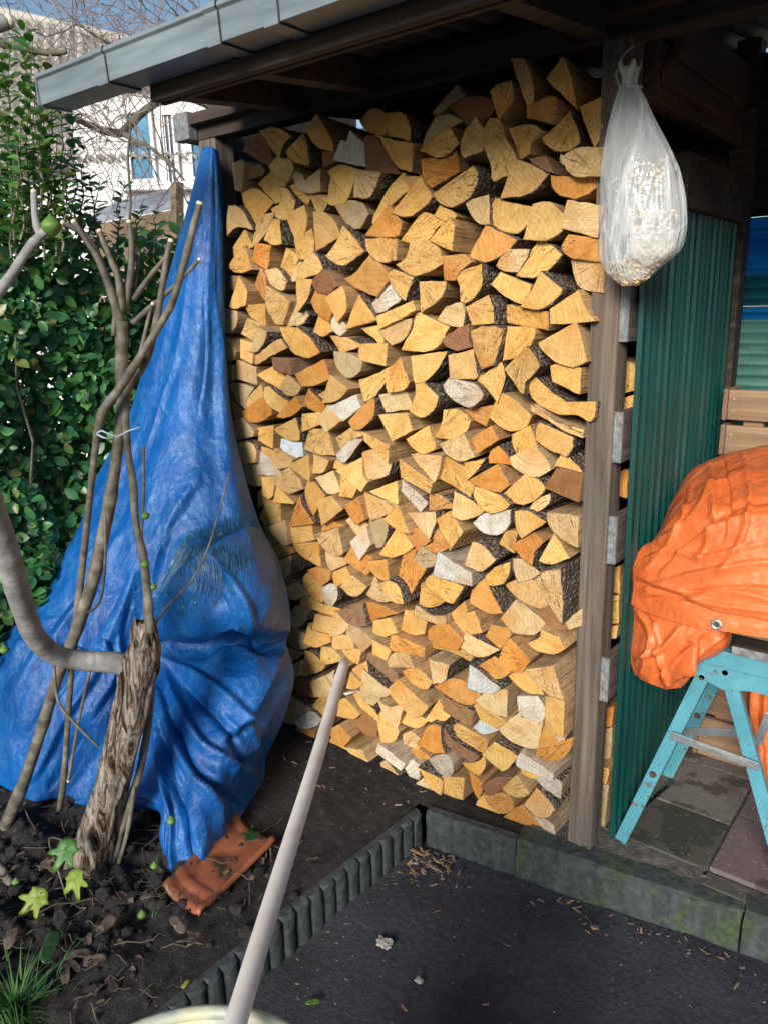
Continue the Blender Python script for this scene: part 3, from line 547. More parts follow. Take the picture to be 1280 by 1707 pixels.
LOGS = parse('''r -2060,2117 -2013,2092 -1990,2110 -1993,2144 -2003,2173 -2038,2178 -2083,2164 -2105,2142
g -1952,2118 -1930,2102 -1915,2130 -1878,2153 -1907,2174 -1947,2187 -2005,2187
g -1879,2135 -1911,2113 -1892,2090 -1853,2072 -1814,2064 -1823,2124 -1838,2156
g -1822,2170 -1800,2134 -1768,2108 -1714,2092 -1713,2112 -1741,2158 -1772,2199
w -1656,2107 -1676,2113 -1702,2066 -1636,2046 -1586,2032 -1590,2086 -1616,2114 -1644,2135
d -1761,2052 -1695,2062 -1703,2085 -1761,2096
y -2159,2028 -2128,2021 -2109,2104 -2128,2114 -2168,2108
r -2122,2056 -2054,2062 -2042,2078 -2062,2098 -2113,2091
g -1994,2066 -1931,2027 -1905,2065 -1918,2094 -1958,2119 -2011,2088
g -2068,2036 -2032,2003 -1991,1969 -1964,1975 -1961,2006 -1939,2018 -1954,2037 -2004,2067
y -1868,2003 -1819,1981 -1773,1983 -1771,2045 -1837,2017 -1846,2038 -1870,2047 -1886,2039
g -2131,1963 -2093,1911 -2042,1944 -1996,1972 -2069,2018 -2143,2015
p -2211,1926 -2219,1881 -2166,1905 -2087,1890 -2134,1960 -2191,1974
g -1994,1929 -1958,1912 -1920,1929 -1899,1965 -1925,2003 -1958,2013 -1957,1992 -1970,1962 -2009,1952
g -1890,1975 -1854,1952 -1834,1979 -1898,2020 -1929,2013
g -1803,1922 -1778,1923 -1758,1941 -1754,1966 -1832,1979
g -1741,1980 -1748,1944 -1715,1934 -1673,1938 -1658,1958 -1725,2027
g -1685,1986 -1647,1952 -1627,1993 -1623,2027 -1682,2043 -1725,2030
y -1667,1870 -1628,1862 -1595,1898 -1614,1931 -1668,1941 -1715,1934
g -1591,2134 -1536,2111 -1517,2111 -1510,2164 -1570,2189 -1619,2163
g -1503,2103 -1458,2093 -1428,2080 -1425,2109 -1433,2134 -1460,2159 -1505,2163
g -1496,2054 -1467,2017 -1421,1999 -1406,2068 -1478,2087 -1520,2104
r -1583,2015 -1472,2002 -1541,2102 -1579,2105
p -1614,1946 -1563,1939 -1545,1948 -1514,1999 -1609,2021
g -1511,1960 -1563,1889 -1563,1870 -1482,1926 -1438,1949 -1460,1997
p -1424,1942 -1379,1973 -1407,1982 -1448,1985
o -1371,1972 -1344,1948 -1261,1979 -1268,2026 -1340,2021 -1377,2022
y -1350,2144 -1331,2133 -1290,2154 -1247,2163 -1276,2199
r -1254,2112 -1221,2087 -1165,2106 -1152,2136 -1194,2156 -1247,2161 -1290,2151
y -1369,2051 -1317,2070 -1276,2093 -1246,2102 -1287,2125 -1332,2124 -1363,2077
g -1317,2070 -1369,2043 -1317,2021 -1279,2025 -1252,2047 -1276,2087
g -1232,2064 -1241,2031 -1231,2010 -1175,2020 -1179,2073 -1197,2099
g -1329,1911 -1294,1892 -1257,1889 -1220,1906 -1193,1932 -1190,1965 -1202,1981 -1279,1953 -1340,1930
p -1057,2143 -1040,2104 -1028,2112 -1025,2138 -1031,2172 -1049,2207 -1083,2215
g -986,2159 -976,2144 -916,2085 -935,2172 -948,2196
g -1131,2116 -1122,2090 -1089,2112 -1080,2134 -1084,2166 -1123,2164 -1143,2153
o -1036,2076 -973,2057 -952,2069 -956,2098 -975,2111 -1037,2101
g -1171,2046 -1147,1976 -1150,1954 -1140,1942 -1112,1950 -1085,1949 -1075,1986 -1106,2042 -1118,2079 -1149,2085
g -1063,1987 -1037,1997 -1035,2018 -1000,2040 -1026,2058 -1068,2063 -1094,2057
g -972,2046 -1005,2027 -986,2004 -955,1992 -928,1993 -909,2006 -911,2019 -934,2076
g -885,2033 -865,1990 -833,2030 -826,2061 -834,2100 -904,2081
p -941,1959 -929,1949 -907,1925 -832,1916 -830,1977 -903,1985 -933,1973 -942,1977
g -1115,1895 -1047,1895 -1012,1911 -987,1936 -1033,1965 -1073,1980
o -970,1906 -948,1885 -913,1875 -881,1883 -858,1899 -844,1916 -919,1924 -975,1933
r -1013,1957 -975,1941 -1002,1985 -1043,1982
g -2087,1886 -2109,1834 -2049,1869 -2019,1899 -1999,1935 -2071,1932
g -2004,1880 -2020,1852 -1980,1833 -1945,1836 -1947,1854 -1953,1908 -1985,1912
g -1903,1879 -1889,1846 -1847,1868 -1834,1908 -1839,1941 -1915,1920
g -1799,1860 -1798,1807 -1682,1841 -1713,1887 -1750,1911 -1798,1918
g -1692,1819 -1735,1784 -1677,1753 -1592,1789 -1627,1831 -1662,1865
g -2217,1843 -2212,1805 -2181,1818 -2126,1834 -2111,1840 -2149,1895
g -2182,1811 -2221,1781 -2205,1762 -2152,1752 -2096,1761 -2135,1836
o -2102,1791 -2034,1758 -2008,1831 -2080,1844
g -1978,1762 -1929,1727 -1894,1779 -1903,1801 -1939,1818
p -1906,1758 -1930,1716 -1909,1715 -1879,1732 -1871,1771 -1883,1780
g -1878,1786 -1847,1780 -1811,1796 -1808,1837 -1819,1869 -1889,1843
g -1842,1776 -1878,1750 -1874,1723 -1851,1720 -1799,1732 -1772,1738 -1782,1766 -1811,1797
p -2012,1712 -1970,1687 -1943,1691 -1930,1716 -1970,1755 -2034,1752
o -2103,1708 -2054,1648 -2039,1691 -2041,1732 -2059,1759
g -2206,1689 -2233,1639 -2206,1630 -2157,1641 -2144,1687 -2183,1736
g -2149,1602 -2079,1568 -2066,1641 -2172,1641
g -2037,1657 -2026,1619 -1995,1577 -1957,1576 -1914,1646 -1976,1678 -2025,1698
g -1881,1663 -1874,1616 -1835,1648 -1818,1672 -1806,1711 -1882,1718
p -1944,1602 -1957,1569 -1892,1572 -1859,1601 -1882,1642 -1908,1650
r -1787,1678 -1743,1666 -1713,1690 -1731,1722 -1764,1741 -1806,1707
g -1752,1653 -1735,1631 -1709,1581 -1678,1609 -1674,1654 -1689,1685
w -1748,1581 -1742,1549 -1716,1535 -1680,1559 -1704,1581 -1736,1615
o -1828,1644 -1807,1611 -1753,1581 -1731,1620 -1754,1660 -1803,1675
g -1836,1546 -1791,1533 -1745,1549 -1748,1574 -1807,1611
y -2277,1549 -2240,1547 -2209,1579 -2208,1618 -2268,1627
y -2254,1702 -2219,1685 -2183,1738 -2246,1745
o -1645,1684 -1559,1656 -1504,1707 -1538,1745 -1582,1770 -1643,1727 -1691,1712
o -1519,1825 -1463,1827 -1450,1858 -1479,1894 -1495,1909 -1593,1837
g -1581,1790 -1547,1759 -1508,1753 -1484,1758 -1482,1830 -1519,1822 -1587,1823
g -1422,1804 -1365,1807 -1333,1839 -1306,1846 -1364,1875 -1388,1882 -1457,1812
g -1294,1848 -1272,1864 -1291,1880 -1325,1895 -1341,1870
g -1428,1933 -1472,1889 -1421,1874 -1372,1891 -1344,1918 -1383,1976
g -1306,1785 -1272,1773 -1262,1833 -1279,1855 -1341,1803
g -1435,1759 -1467,1744 -1448,1730 -1403,1711 -1342,1725 -1308,1742 -1326,1774 -1333,1796 -1381,1802 -1418,1802
p -1212,1858 -1187,1836 -1156,1833 -1155,1873 -1159,1904 -1234,1895
o -1291,1692 -1256,1690 -1241,1711 -1204,1733 -1226,1754 -1295,1753
g -1241,1671 -1235,1631 -1207,1630 -1170,1668 -1174,1724 -1260,1706
g -1375,1604 -1307,1645 -1293,1685 -1378,1687
g -1454,1653 -1433,1639 -1424,1668 -1407,1703 -1474,1725 -1500,1710
w -1570,1607 -1542,1608 -1498,1628 -1454,1653 -1505,1702 -1513,1703 -1587,1633
g -1148,1830 -1113,1810 -1079,1805 -1049,1828 -1033,1863 -1091,1879 -1139,1895 -1156,1866
o -1202,1779 -1216,1750 -1165,1736 -1112,1755 -1080,1785 -1120,1805 -1166,1828
g -1041,1786 -979,1780 -935,1802 -933,1832 -972,1865 -1014,1865
p -924,1839 -931,1804 -840,1776 -827,1844 -916,1864
o -930,1758 -910,1732 -825,1715 -828,1767 -913,1784
p -902,1679 -886,1656 -848,1646 -824,1643 -825,1713 -867,1718 -913,1724
p -1136,1722 -1111,1708 -1069,1704 -1043,1740 -1040,1757 -1109,1762
g -1040,1739 -1071,1696 -1025,1687 -979,1708 -950,1740 -988,1770 -1015,1783
g -1011,1655 -1043,1612 -1006,1605 -976,1607 -944,1627 -926,1652 -965,1679 -989,1698
g -1110,1643 -1047,1612 -1038,1667 -1125,1702 -1150,1672
g -1657,1612 -1684,1558 -1557,1584 -1587,1617 -1627,1659
g -1535,1558 -1468,1578 -1396,1607 -1404,1633 -1543,1593
p -1531,1531 -1496,1507 -1452,1524 -1426,1554 -1421,1583 -1477,1572 -1544,1552
p -1303,1567 -1252,1557 -1246,1591 -1244,1629 -1303,1614 -1335,1580
g -1202,1566 -1136,1570 -1140,1611 -1155,1642 -1225,1613
g -1426,1548 -1461,1494 -1376,1491 -1335,1512 -1303,1557 -1351,1577 -1400,1602
g -1604,1535 -1568,1514 -1548,1510 -1550,1565 -1650,1556
r -1303,1505 -1263,1493 -1221,1503 -1233,1563 -1279,1544 -1319,1521
g -1635,1457 -1531,1443 -1518,1509 -1624,1506 -1639,1485
g -1403,1397 -1369,1398 -1315,1446 -1295,1486 -1419,1471
g -1510,1393 -1504,1363 -1451,1371 -1426,1396 -1441,1426 -1458,1463 -1498,1428
g -1267,1415 -1193,1414 -1184,1430 -1200,1492 -1275,1476
g -1619,1325 -1569,1348 -1521,1403 -1500,1442 -1595,1404 -1643,1392
o -1663,1234 -1634,1234 -1590,1267 -1572,1308 -1576,1335 -1622,1309 -1677,1257
p -1538,1294 -1434,1312 -1462,1367 -1559,1346
g -1403,1359 -1430,1309 -1387,1290 -1336,1314 -1316,1356 -1373,1394 -1403,1390
w -1283,1368 -1251,1346 -1204,1335 -1174,1347 -1155,1370 -1178,1395 -1224,1406 -1275,1411 -1295,1390
o -1204,1289 -1173,1274 -1143,1334 -1237,1318
g -1184,1489 -1163,1447 -1121,1459 -1107,1503 -1092,1549 -1126,1558 -1163,1557 -1200,1546
g -1153,1379 -1126,1346 -1100,1419 -1110,1458 -1191,1409
g -1098,1570 -1056,1562 -981,1551 -976,1596 -1081,1615 -1095,1612
g -955,1567 -891,1568 -836,1573 -859,1604 -879,1646 -900,1633 -956,1603
g -1090,1527 -1096,1470 -1054,1479 -1020,1509 -1007,1542 -1021,1554 -1087,1556
g -928,1542 -980,1516 -969,1498 -935,1472 -886,1458 -852,1473 -870,1528 -888,1565
g -1041,1387 -1030,1381 -1024,1409 -1010,1422 -981,1453 -999,1486 -1020,1500 -1086,1443
g -946,1415 -872,1386 -868,1450 -918,1460 -951,1454
g -1024,1406 -1019,1375 -1002,1354 -933,1326 -881,1328 -848,1313 -830,1328 -827,1366 -856,1347 -898,1354 -955,1384 -1004,1422
g -2194,1541 -2116,1506 -2082,1565 -2156,1593
p -2104,1510 -2127,1482 -2101,1478 -2052,1514 -2037,1545 -2076,1563
g -2181,1457 -2129,1438 -2117,1504 -2175,1519
g -2123,1438 -2105,1436 -2015,1472 -1952,1492 -1973,1514 -2000,1518 -2120,1464
g -1977,1533 -1946,1499 -1909,1556 -1990,1571
g -1922,1533 -1944,1492 -1921,1473 -1862,1462 -1814,1482 -1848,1526 -1898,1560
p -2289,1441 -2231,1452 -2210,1477 -2243,1517 -2273,1525
g -1728,1479 -1628,1502 -1687,1524 -1773,1533
y -1745,1439 -1717,1410 -1683,1400 -1643,1423 -1635,1455 -1689,1474 -1753,1479
r -2008,1417 -1931,1405 -1927,1454 -2011,1458
o -1890,1366 -1847,1368 -1773,1393 -1795,1452 -1915,1404
p -2264,1381 -2148,1360 -2136,1422 -2226,1444 -2262,1394
g -2070,1371 -2014,1346 -1983,1371 -2012,1436 -2118,1394
p -2007,1354 -1981,1331 -1936,1329 -1902,1347 -1896,1362 -1956,1401
g -1787,1314 -1716,1328 -1670,1364 -1713,1388 -1749,1405
g -1798,1313 -1774,1367 -1839,1334
o -1891,1312 -1884,1293 -1816,1274 -1793,1306 -1834,1330 -1869,1356
o -1976,1250 -1919,1267 -1884,1293 -1914,1326 -2015,1253
g -2074,1315 -2053,1288 -2003,1266 -1960,1309 -2009,1330 -2042,1357 -2065,1352
g -2203,1271 -2175,1266 -2099,1310 -2118,1358 -2197,1296
o -2185,1226 -2124,1226 -2062,1254 -2058,1304 -2110,1309 -2207,1254
y -2247,1294 -2197,1267 -2197,1296 -2149,1348 -2260,1360 -2286,1351
y -2304,1367 -2265,1373 -2253,1423 -2294,1426
y -2273,1233 -2256,1217 -2220,1253 -2287,1288
y -2256,1148 -2160,1169 -2152,1190 -2210,1231 -2266,1212
g -2158,1150 -2079,1127 -2063,1211 -2154,1194
g -1998,1185 -1947,1173 -1905,1177 -1900,1209 -1914,1252 -2028,1204
g -1887,1210 -1810,1239 -1816,1276 -1888,1267
p -1787,1233 -1767,1219 -1704,1258 -1762,1305 -1812,1251
w -1694,1260 -1628,1307 -1646,1343 -1752,1300
g -1835,1131 -1771,1133 -1793,1217 -1868,1212 -1897,1143
g -1729,1153 -1634,1214 -1675,1239 -1753,1193
b -1997,1116 -1964,1105 -1918,1115 -1915,1164 -2005,1169 -2019,1139
w -1729,1120 -1698,1119 -1651,1166 -1611,1203 -1675,1191 -1738,1139
p -2247,1091 -2218,1061 -2148,1074 -2132,1119 -2160,1146 -2256,1134
g -2109,1104 -2059,1090 -2053,1122 -2089,1127 -2137,1131
p -2040,1060 -1969,1076 -1945,1103 -2035,1132 -2054,1113
w -2155,1065 -2178,1019 -2067,1027 -2000,1056 -2051,1076 -2129,1113
y -2224,1005 -2176,976 -2119,987 -2110,1018 -2178,1019 -2155,1069 -2232,1048
g -2109,953 -2086,943 -2061,955 -2046,996 -2049,1025 -2110,1016
p -2053,1018 -2028,994 -1977,975 -1915,999 -1927,1031 -1964,1070
g -1920,1060 -1871,1039 -1860,1047 -1857,1128 -1961,1079
g -1853,1062 -1804,1073 -1778,1111 -1849,1126
g -1751,1083 -1699,1112 -1739,1129 -1771,1108 -1780,1084
g -1681,1055 -1635,1026 -1609,1060 -1628,1077 -1633,1134 -1733,1083
p -1819,1003 -1787,993 -1744,1008 -1778,1072 -1854,1041
g -1743,992 -1683,994 -1657,1035 -1731,1065
g -2060,930 -1962,936 -1962,943 -2040,990
g -1910,991 -1904,950 -1874,905 -1812,987 -1850,1019 -1888,1037
p -2171,888 -2118,922 -2110,945 -2131,983 -2176,941
g -2169,848 -2152,822 -2061,840 -2045,932 -2112,923
o -1946,920 -1971,854 -1853,883 -1879,904 -1911,941 -1920,973
g -1815,882 -1770,912 -1716,952 -1766,989 -1826,969
o -1831,890 -1850,843 -1740,883 -1814,888
y -2061,798 -2015,775 -1994,779 -2002,866 -2099,823
g -1984,789 -1967,781 -1885,808 -1893,864 -1989,853
p -2126,756 -2102,747 -2045,779 -2084,817 -2159,814
p -1835,810 -1809,789 -1745,779 -1723,796 -1740,879 -1859,831
p -1674,857 -1617,895 -1686,932 -1729,901
o -1657,908 -1618,930 -1638,1004 -1697,964
w -1646,783 -1599,842 -1617,899 -1687,837
g -2088,690 -2003,735 -2021,781 -2109,736
p -2042,663 -2013,646 -1987,669 -1977,733 -2054,701
g -1946,747 -1885,720 -1852,713 -1852,803 -1968,779
p -1806,747 -1786,713 -1723,746 -1725,762 -1809,780
o -1684,745 -1636,723 -1604,760 -1611,787 -1686,815 -1725,762
g -1509,1237 -1494,1209 -1416,1248 -1432,1296 -1536,1286
p -1630,1073 -1597,1065 -1534,1091 -1514,1130 -1574,1169 -1633,1149
g -1629,968 -1606,924 -1533,958 -1504,985 -1522,994 -1574,1002 -1635,1018
g -1606,1200 -1514,1138 -1504,1194 -1603,1223
g -1432,1193 -1393,1173 -1345,1193 -1370,1258 -1451,1213
g -1312,1279 -1337,1234 -1279,1230 -1235,1251 -1219,1286 -1251,1314 -1308,1312
p -1287,1185 -1239,1169 -1187,1187 -1223,1252 -1308,1211
o -1184,1195 -1119,1240 -1139,1278 -1203,1237
g -1454,1093 -1390,1071 -1351,1057 -1338,1091 -1455,1151
p -1393,1143 -1338,1095 -1325,1107 -1304,1176 -1415,1169
g -1323,1100 -1267,1079 -1222,1056 -1198,1094 -1218,1109 -1228,1142 -1295,1167
g -1218,1112 -1187,1140 -1164,1176 -1229,1161
g -1541,1007 -1494,996 -1500,1069 -1598,1026
w -1484,1037 -1404,984 -1375,1018 -1403,1032 -1479,1071
o -1373,991 -1275,1010 -1329,1042 -1368,1048
p -1267,1029 -1275,992 -1238,983 -1197,996 -1162,1022 -1218,1053 -1263,1068
g -1528,943 -1473,913 -1436,912 -1471,995
p -1365,901 -1341,960 -1343,989 -1447,971
g -1304,914 -1283,881 -1242,943 -1283,1000 -1330,969
o -1339,898 -1374,873 -1330,863 -1283,888 -1323,941 -1337,913
o -1415,847 -1363,901 -1409,924 -1473,906
g -1563,814 -1517,813 -1465,834 -1428,863 -1489,917
y -1590,831 -1560,841 -1539,891 -1533,939 -1621,918
g -1153,1302 -1126,1281 -1089,1267 -1043,1284 -1028,1313 -1069,1349 -1119,1372
o -1117,1170 -1083,1168 -1095,1198 -1122,1219 -1148,1200 -1153,1166
o -1189,1101 -1146,1089 -1108,1088 -1079,1111 -1113,1167 -1203,1113
g -1191,1066 -1173,1037 -1137,1021 -1096,1034 -1074,1054 -1104,1077 -1187,1094
w -1180,959 -1144,949 -1102,961 -1080,995 -1077,1033 -1161,1011 -1200,977
p -999,1331 -967,1317 -913,1287 -860,1270 -858,1291 -910,1293 -999,1346
g -994,1284 -999,1249 -961,1227 -910,1211 -891,1239 -889,1264 -929,1280 -984,1297
g -1068,1224 -1055,1204 -995,1230 -1022,1285 -1074,1256
p -1069,1194 -1065,1172 -1036,1152 -989,1147 -955,1170 -974,1204 -999,1233
g -945,1178 -908,1175 -862,1169 -906,1207 -926,1211
d -964,1118 -922,1104 -868,1090 -858,1162 -928,1173
g -1104,1077 -1078,1064 -1037,1057 -991,1082 -967,1114 -993,1137 -1028,1146
p -1018,1045 -990,1042 -962,1066 -960,1094 -994,1078
g -1050,990 -1031,960 -999,984 -954,1021 -1018,1042 -1056,1033
p -949,1025 -932,998 -890,972 -858,966 -856,1049 -893,1050 -948,1045
y -2036,608 -1981,615 -1950,640 -2022,625 -2050,665 -2069,647
p -2014,567 -1985,558 -1924,587 -1968,627 -2027,597
g -1934,612 -1901,583 -1862,572 -1850,586 -1857,654 -1919,672 -1938,646
o -1862,662 -1835,650 -1795,680 -1787,715 -1854,711 -1906,688
w -1833,576 -1800,570 -1771,616 -1774,650 -1801,657 -1847,630
g -1774,652 -1698,699 -1717,739 -1791,700
g -1679,644 -1637,662 -1616,691 -1676,718 -1730,669
p -1582,636 -1518,655 -1556,695 -1590,725 -1640,649
g -1969,532 -1876,526 -1791,528 -1779,562 -1868,564 -1925,578 -1961,556
y -2017,452 -1968,452 -1925,488 -1917,521 -1975,531 -2028,468
g -1891,464 -1806,463 -1792,524 -1876,522
p -1801,460 -1756,475 -1716,516 -1720,541 -1785,552
r -1710,535 -1662,533 -1615,549 -1625,559 -1633,621 -1746,557
o -1625,557 -1490,620 -1573,630 -1633,625
y -1723,488 -1650,439 -1602,484 -1684,528 -1710,522
g -1933,398 -1872,398 -1808,431 -1806,458 -1891,459 -1902,480
y -1987,352 -1908,387 -1940,434 -1993,444 -2044,374
g -1805,432 -1798,402 -1698,433 -1712,478 -1795,459
g -1868,319 -1747,373 -1792,404 -1849,400
g -1722,387 -1679,377 -1661,439 -1753,410
g -1977,236 -1891,280 -1860,312 -1916,347 -1958,345
y -2029,283 -1964,339 -2056,343
p -2008,231 -1979,245 -1969,309 -2023,275
g -1604,437 -1538,437 -1517,481 -1602,491
g -1611,516 -1571,509 -1511,537 -1539,582 -1610,555
o -1599,756 -1570,729 -1528,725 -1529,801 -1605,783
o -1469,726 -1451,694 -1390,788 -1435,815 -1421,846 -1469,834 -1497,748
g -1522,678 -1484,662 -1453,669 -1469,718 -1502,733 -1560,715
g -1496,549 -1444,546 -1397,562 -1385,613 -1428,627 -1478,621
p -1424,648 -1424,624 -1364,618 -1296,619 -1302,656 -1351,645 -1409,663
g -1400,716 -1414,662 -1387,660 -1346,673 -1306,702 -1363,728 -1395,741
g -1381,736 -1302,703 -1272,706 -1251,737 -1238,762 -1354,780 -1379,756
w -1323,832 -1334,788 -1280,782 -1203,781 -1201,821 -1314,867
y -1435,815 -1390,792 -1350,811 -1328,842 -1345,850 -1398,864
g -1272,625 -1246,600 -1212,628 -1217,646 -1246,700 -1289,655
g -1208,614 -1161,633 -1188,694 -1221,679
o -1356,564 -1329,547 -1250,552 -1229,589 -1280,630 -1338,609 -1358,584
o -1512,483 -1382,493 -1379,526 -1492,538 -1511,520
g -1361,515 -1285,523 -1216,515 -1207,532 -1237,544 -1302,538 -1361,535
p -1529,410 -1429,434 -1454,481 -1503,472 -1538,437
p -1219,843 -1192,837 -1160,836 -1113,880 -1157,919 -1187,921
g -1072,904 -1064,907 -1061,935 -1051,971 -1090,967 -1116,922
o -1019,891 -997,881 -991,920 -967,955 -1000,974 -1065,927
g -977,897 -940,895 -889,921 -914,953 -936,983
g -1143,788 -1096,805 -1070,846 -1067,878 -1117,851 -1150,819
p -1061,855 -1051,813 -1003,835 -978,857 -1026,889 -1064,884
p -1061,769 -1030,758 -978,752 -939,775 -951,807 -970,834 -1058,813 -1092,791
o -1203,720 -1138,701 -1095,711 -1135,768 -1155,807 -1195,762
p -932,780 -895,730 -890,779 -895,894 -943,878 -967,852
d -940,691 -887,704 -928,771 -982,741
p -877,706 -840,729 -839,784 -891,724
p -1092,693 -1055,655 -994,663 -959,704 -1011,741 -1049,756
o -1096,596 -1062,645 -1074,664 -1129,662 -1145,621
g -967,626 -913,630 -880,657 -897,687 -951,695 -954,673 -994,641
p -1236,559 -1193,547 -1152,552 -1096,592 -1173,606 -1215,618
p -1658,280 -1579,280 -1528,307 -1518,319 -1563,331 -1636,371
r -1638,401 -1587,376 -1517,345 -1511,385 -1590,432 -1632,425
g -1682,340 -1646,326 -1623,366 -1632,403 -1698,354
g -1734,266 -1685,281 -1646,315 -1704,338
g -1783,279 -1714,362 -1735,374 -1800,292
w -1796,252 -1784,274 -1805,291 -1787,324 -1834,287
w -1735,238 -1674,275 -1746,244
r -1953,166 -1886,187 -1912,250 -1992,226 -2020,179
p -1892,185 -1821,212 -1802,246 -1840,283 -1913,240
y -2040,75 -2010,50 -1926,117 -1938,127 -2029,145 -2057,104
b -1987,28 -1950,30 -1887,66 -1867,102 -1926,112 -2011,39
g -1897,107 -1861,109 -1821,207 -1868,192 -1929,125
g -1791,132 -1717,143 -1683,172 -1742,223 -1770,200
g -1682,200 -1601,163 -1603,190 -1685,263 -1710,241
p -1638,242 -1607,236 -1574,279 -1679,274
p -1551,207 -1501,189 -1479,279 -1539,251 -1588,262
y -2044,13 -2017,37 -2065,81 -2116,4
y -2087,-42 -2046,-2 -2116,-1 -2159,-36
o -2012,-72 -1938,-70 -1914,18 -1981,25 -2030,-12
o -1826,49 -1802,14 -1762,14 -1726,65 -1781,98 -1817,71
g -1805,-43 -1763,-6 -1830,38 -1857,-30
d -1665,91 -1616,103 -1604,144 -1662,180 -1735,123
g -1604,163 -1585,92 -1538,108 -1517,148 -1546,182 -1592,203
g -1729,-8 -1685,-25 -1636,-20 -1672,32 -1757,6
g -1688,-83 -1614,-82 -1615,-31 -1719,-23 -1739,-45
w -1597,51 -1489,22 -1468,57 -1585,87
p -1573,-43 -1537,-70 -1501,-67 -1470,-29 -1495,-3 -1555,29 -1585,4
g -1455,374 -1417,358 -1379,367 -1360,398 -1416,435 -1481,400
p -1355,436 -1351,396 -1306,422 -1288,480 -1364,479
g -1453,195 -1419,205 -1380,244 -1418,248 -1461,264 -1492,197
g -1505,307 -1428,254 -1394,274 -1370,311 -1484,374 -1519,333
o -1270,355 -1218,354 -1179,388 -1214,413 -1270,429 -1346,383
g -1366,245 -1315,266 -1288,296 -1315,300 -1342,328 -1385,251
d -1252,291 -1208,290 -1200,341 -1252,345 -1315,354 -1315,304
g -1248,239 -1191,218 -1146,209 -1144,259 -1243,286 -1261,272
r -1315,207 -1279,182 -1190,168 -1165,202 -1279,220 -1315,249
o -1343,154 -1290,171 -1306,197 -1313,254 -1357,243 -1402,163
p -1474,129 -1422,123 -1395,157 -1443,188 -1478,163
o -1430,80 -1367,97 -1420,117 -1459,103
w -1325,82 -1283,81 -1261,107 -1256,143 -1274,170 -1315,151 -1358,114
w -1456,-9 -1426,-6 -1421,55 -1450,66 -1485,30
g -1344,9 -1309,3 -1306,59 -1363,64 -1401,67
o -1086,596 -1101,547 -1061,528 -1026,532 -1004,573 -1032,603 -1071,630
b -1173,417 -1131,426 -1099,459 -1182,493 -1207,501 -1219,418
o -1136,475 -1104,483 -1065,519 -1097,544 -1125,551 -1182,501
p -1155,371 -1110,362 -1077,365 -1079,450 -1139,427 -1181,390
g -1172,313 -1121,304 -1077,345 -1110,358 -1176,380 -1195,358
b -1175,265 -1129,283 -1109,302 -1176,312 -1201,274
g -1044,479 -1005,469 -952,479 -953,488 -1007,536 -1076,500
p -968,510 -923,487 -883,492 -916,585 -1007,543
w -1022,394 -965,387 -946,401 -944,439 -967,469 -1028,450
g -934,371 -875,372 -874,487 -932,480
p -993,311 -969,285 -957,382 -1032,366
p -1080,281 -1023,273 -973,284 -1009,337 -1038,378 -1109,302
o -955,321 -968,266 -908,271 -862,324 -850,374 -884,327 -907,357 -938,381
w -899,337 -888,328 -868,375 -907,353
w -1022,218 -967,215 -906,217 -903,240 -1011,266 -1023,242
g -1009,187 -974,183 -947,203 -1022,214
g -1209,126 -1169,122 -1144,167 -1153,197 -1174,168 -1231,143
g -1086,189 -1062,191 -1023,250 -1047,260 -1100,273 -1141,218
g -1307,-7 -1232,7 -1221,93 -1307,63
p -1343,-35 -1319,-12 -1385,28 -1440,-34
o -1196,56 -1174,26 -1151,87 -1210,112
r -1108,79 -1074,118 -1042,167 -1107,137 -1149,96
g -1049,103 -1005,113 -981,135 -998,160 -1026,181 -1074,114
o -1114,30 -1072,27 -1036,59 -1040,90 -1077,96 -1110,70 -1147,63
g -1307,-43 -1209,-56 -1205,-13 -1303,-19
g -1191,-50 -1098,-39 -1110,28 -1144,51 -1178,12
o -1070,-53 -1033,-57 -988,-45 -950,2 -982,28 -1015,60 -1047,33 -1092,-28
p -967,60 -925,66 -899,105 -935,138 -962,151 -1000,79
w -954,20 -899,-12 -905,38 -1003,69
w -939,152 -893,136 -888,197 -933,206 -971,179''')
def area(P): return abs(sum(P[i][0]*P[(i+1) % len(P)][1]-P[(i+1) % len(P)][0]*P[i][1] for i in range(len(P))))/2
recs = []
for i, (c, P) in enumerate(LOGS):
    rng = random.Random(1000+i); b = TINT[c]; k = rng.uniform(.86, 1.10); h = rng.uniform(-.09, .09)
    gr = rng.random()**3*.38; tint = tuple(u*(1-gr)+w_*gr for u, w_ in zip((min(.8, b[0]*k), b[1]*k*(1+h), b[2]*k*(1+2.2*h)), (.36, .27, .17)))+(rng.random(),)
    n = len(P); a = area(P); vp = [Vector(p) for p in P]
    A = [ang(vp[j-1], vp[j], vp[(j+1) % n]) for j in range(n)]; ns = sum(x > 128 for x in A); cx = sum(p[0] for p in P)/n; cz = sum(p[1] for p in P)/n
    shape = 'rounded' if ns >= n-2 and n >= 6 else 'half-round' if ns >= 4 else 'quarter-round' if ns >= 2 else 'three-cornered' if n == 3 or (n == 4 and ns == 1) else 'blocky'
    where = ''
    if shape in ('half-round', 'quarter-round'):
        s = [vp[j] for j in range(n) if A[j] > 128]; d = sum(s, Vector((0, 0)))/len(s)-Vector((cx, cz))
        where = ('bark underneath' if d.y < 0 else 'bark on top') if abs(d.y) > abs(d.x) else ('bark facing the post' if d.x > 0 else 'bark facing the tarp')
    recs.append(dict(c=c, P=P, tint=tint, a=a, cx=cx, cz=cz, shape=shape, where=where, rng=rng, y0=1.93+rng.uniform(-.022, .018)))
big = sorted(recs, key=lambda r: -r['a'])[:300]; small = sorted(recs, key=lambda r: -r['a'])[300:]
for r in big: r['course'] = max(1, min(22, int(r['cz']/.098)+1))
for cidx in range(1, 23):
    row = sorted([r for r in big if r['course'] == cidx], key=lambda r: -r['cx'])
    for k, r in enumerate(row): r['k'] = k+1
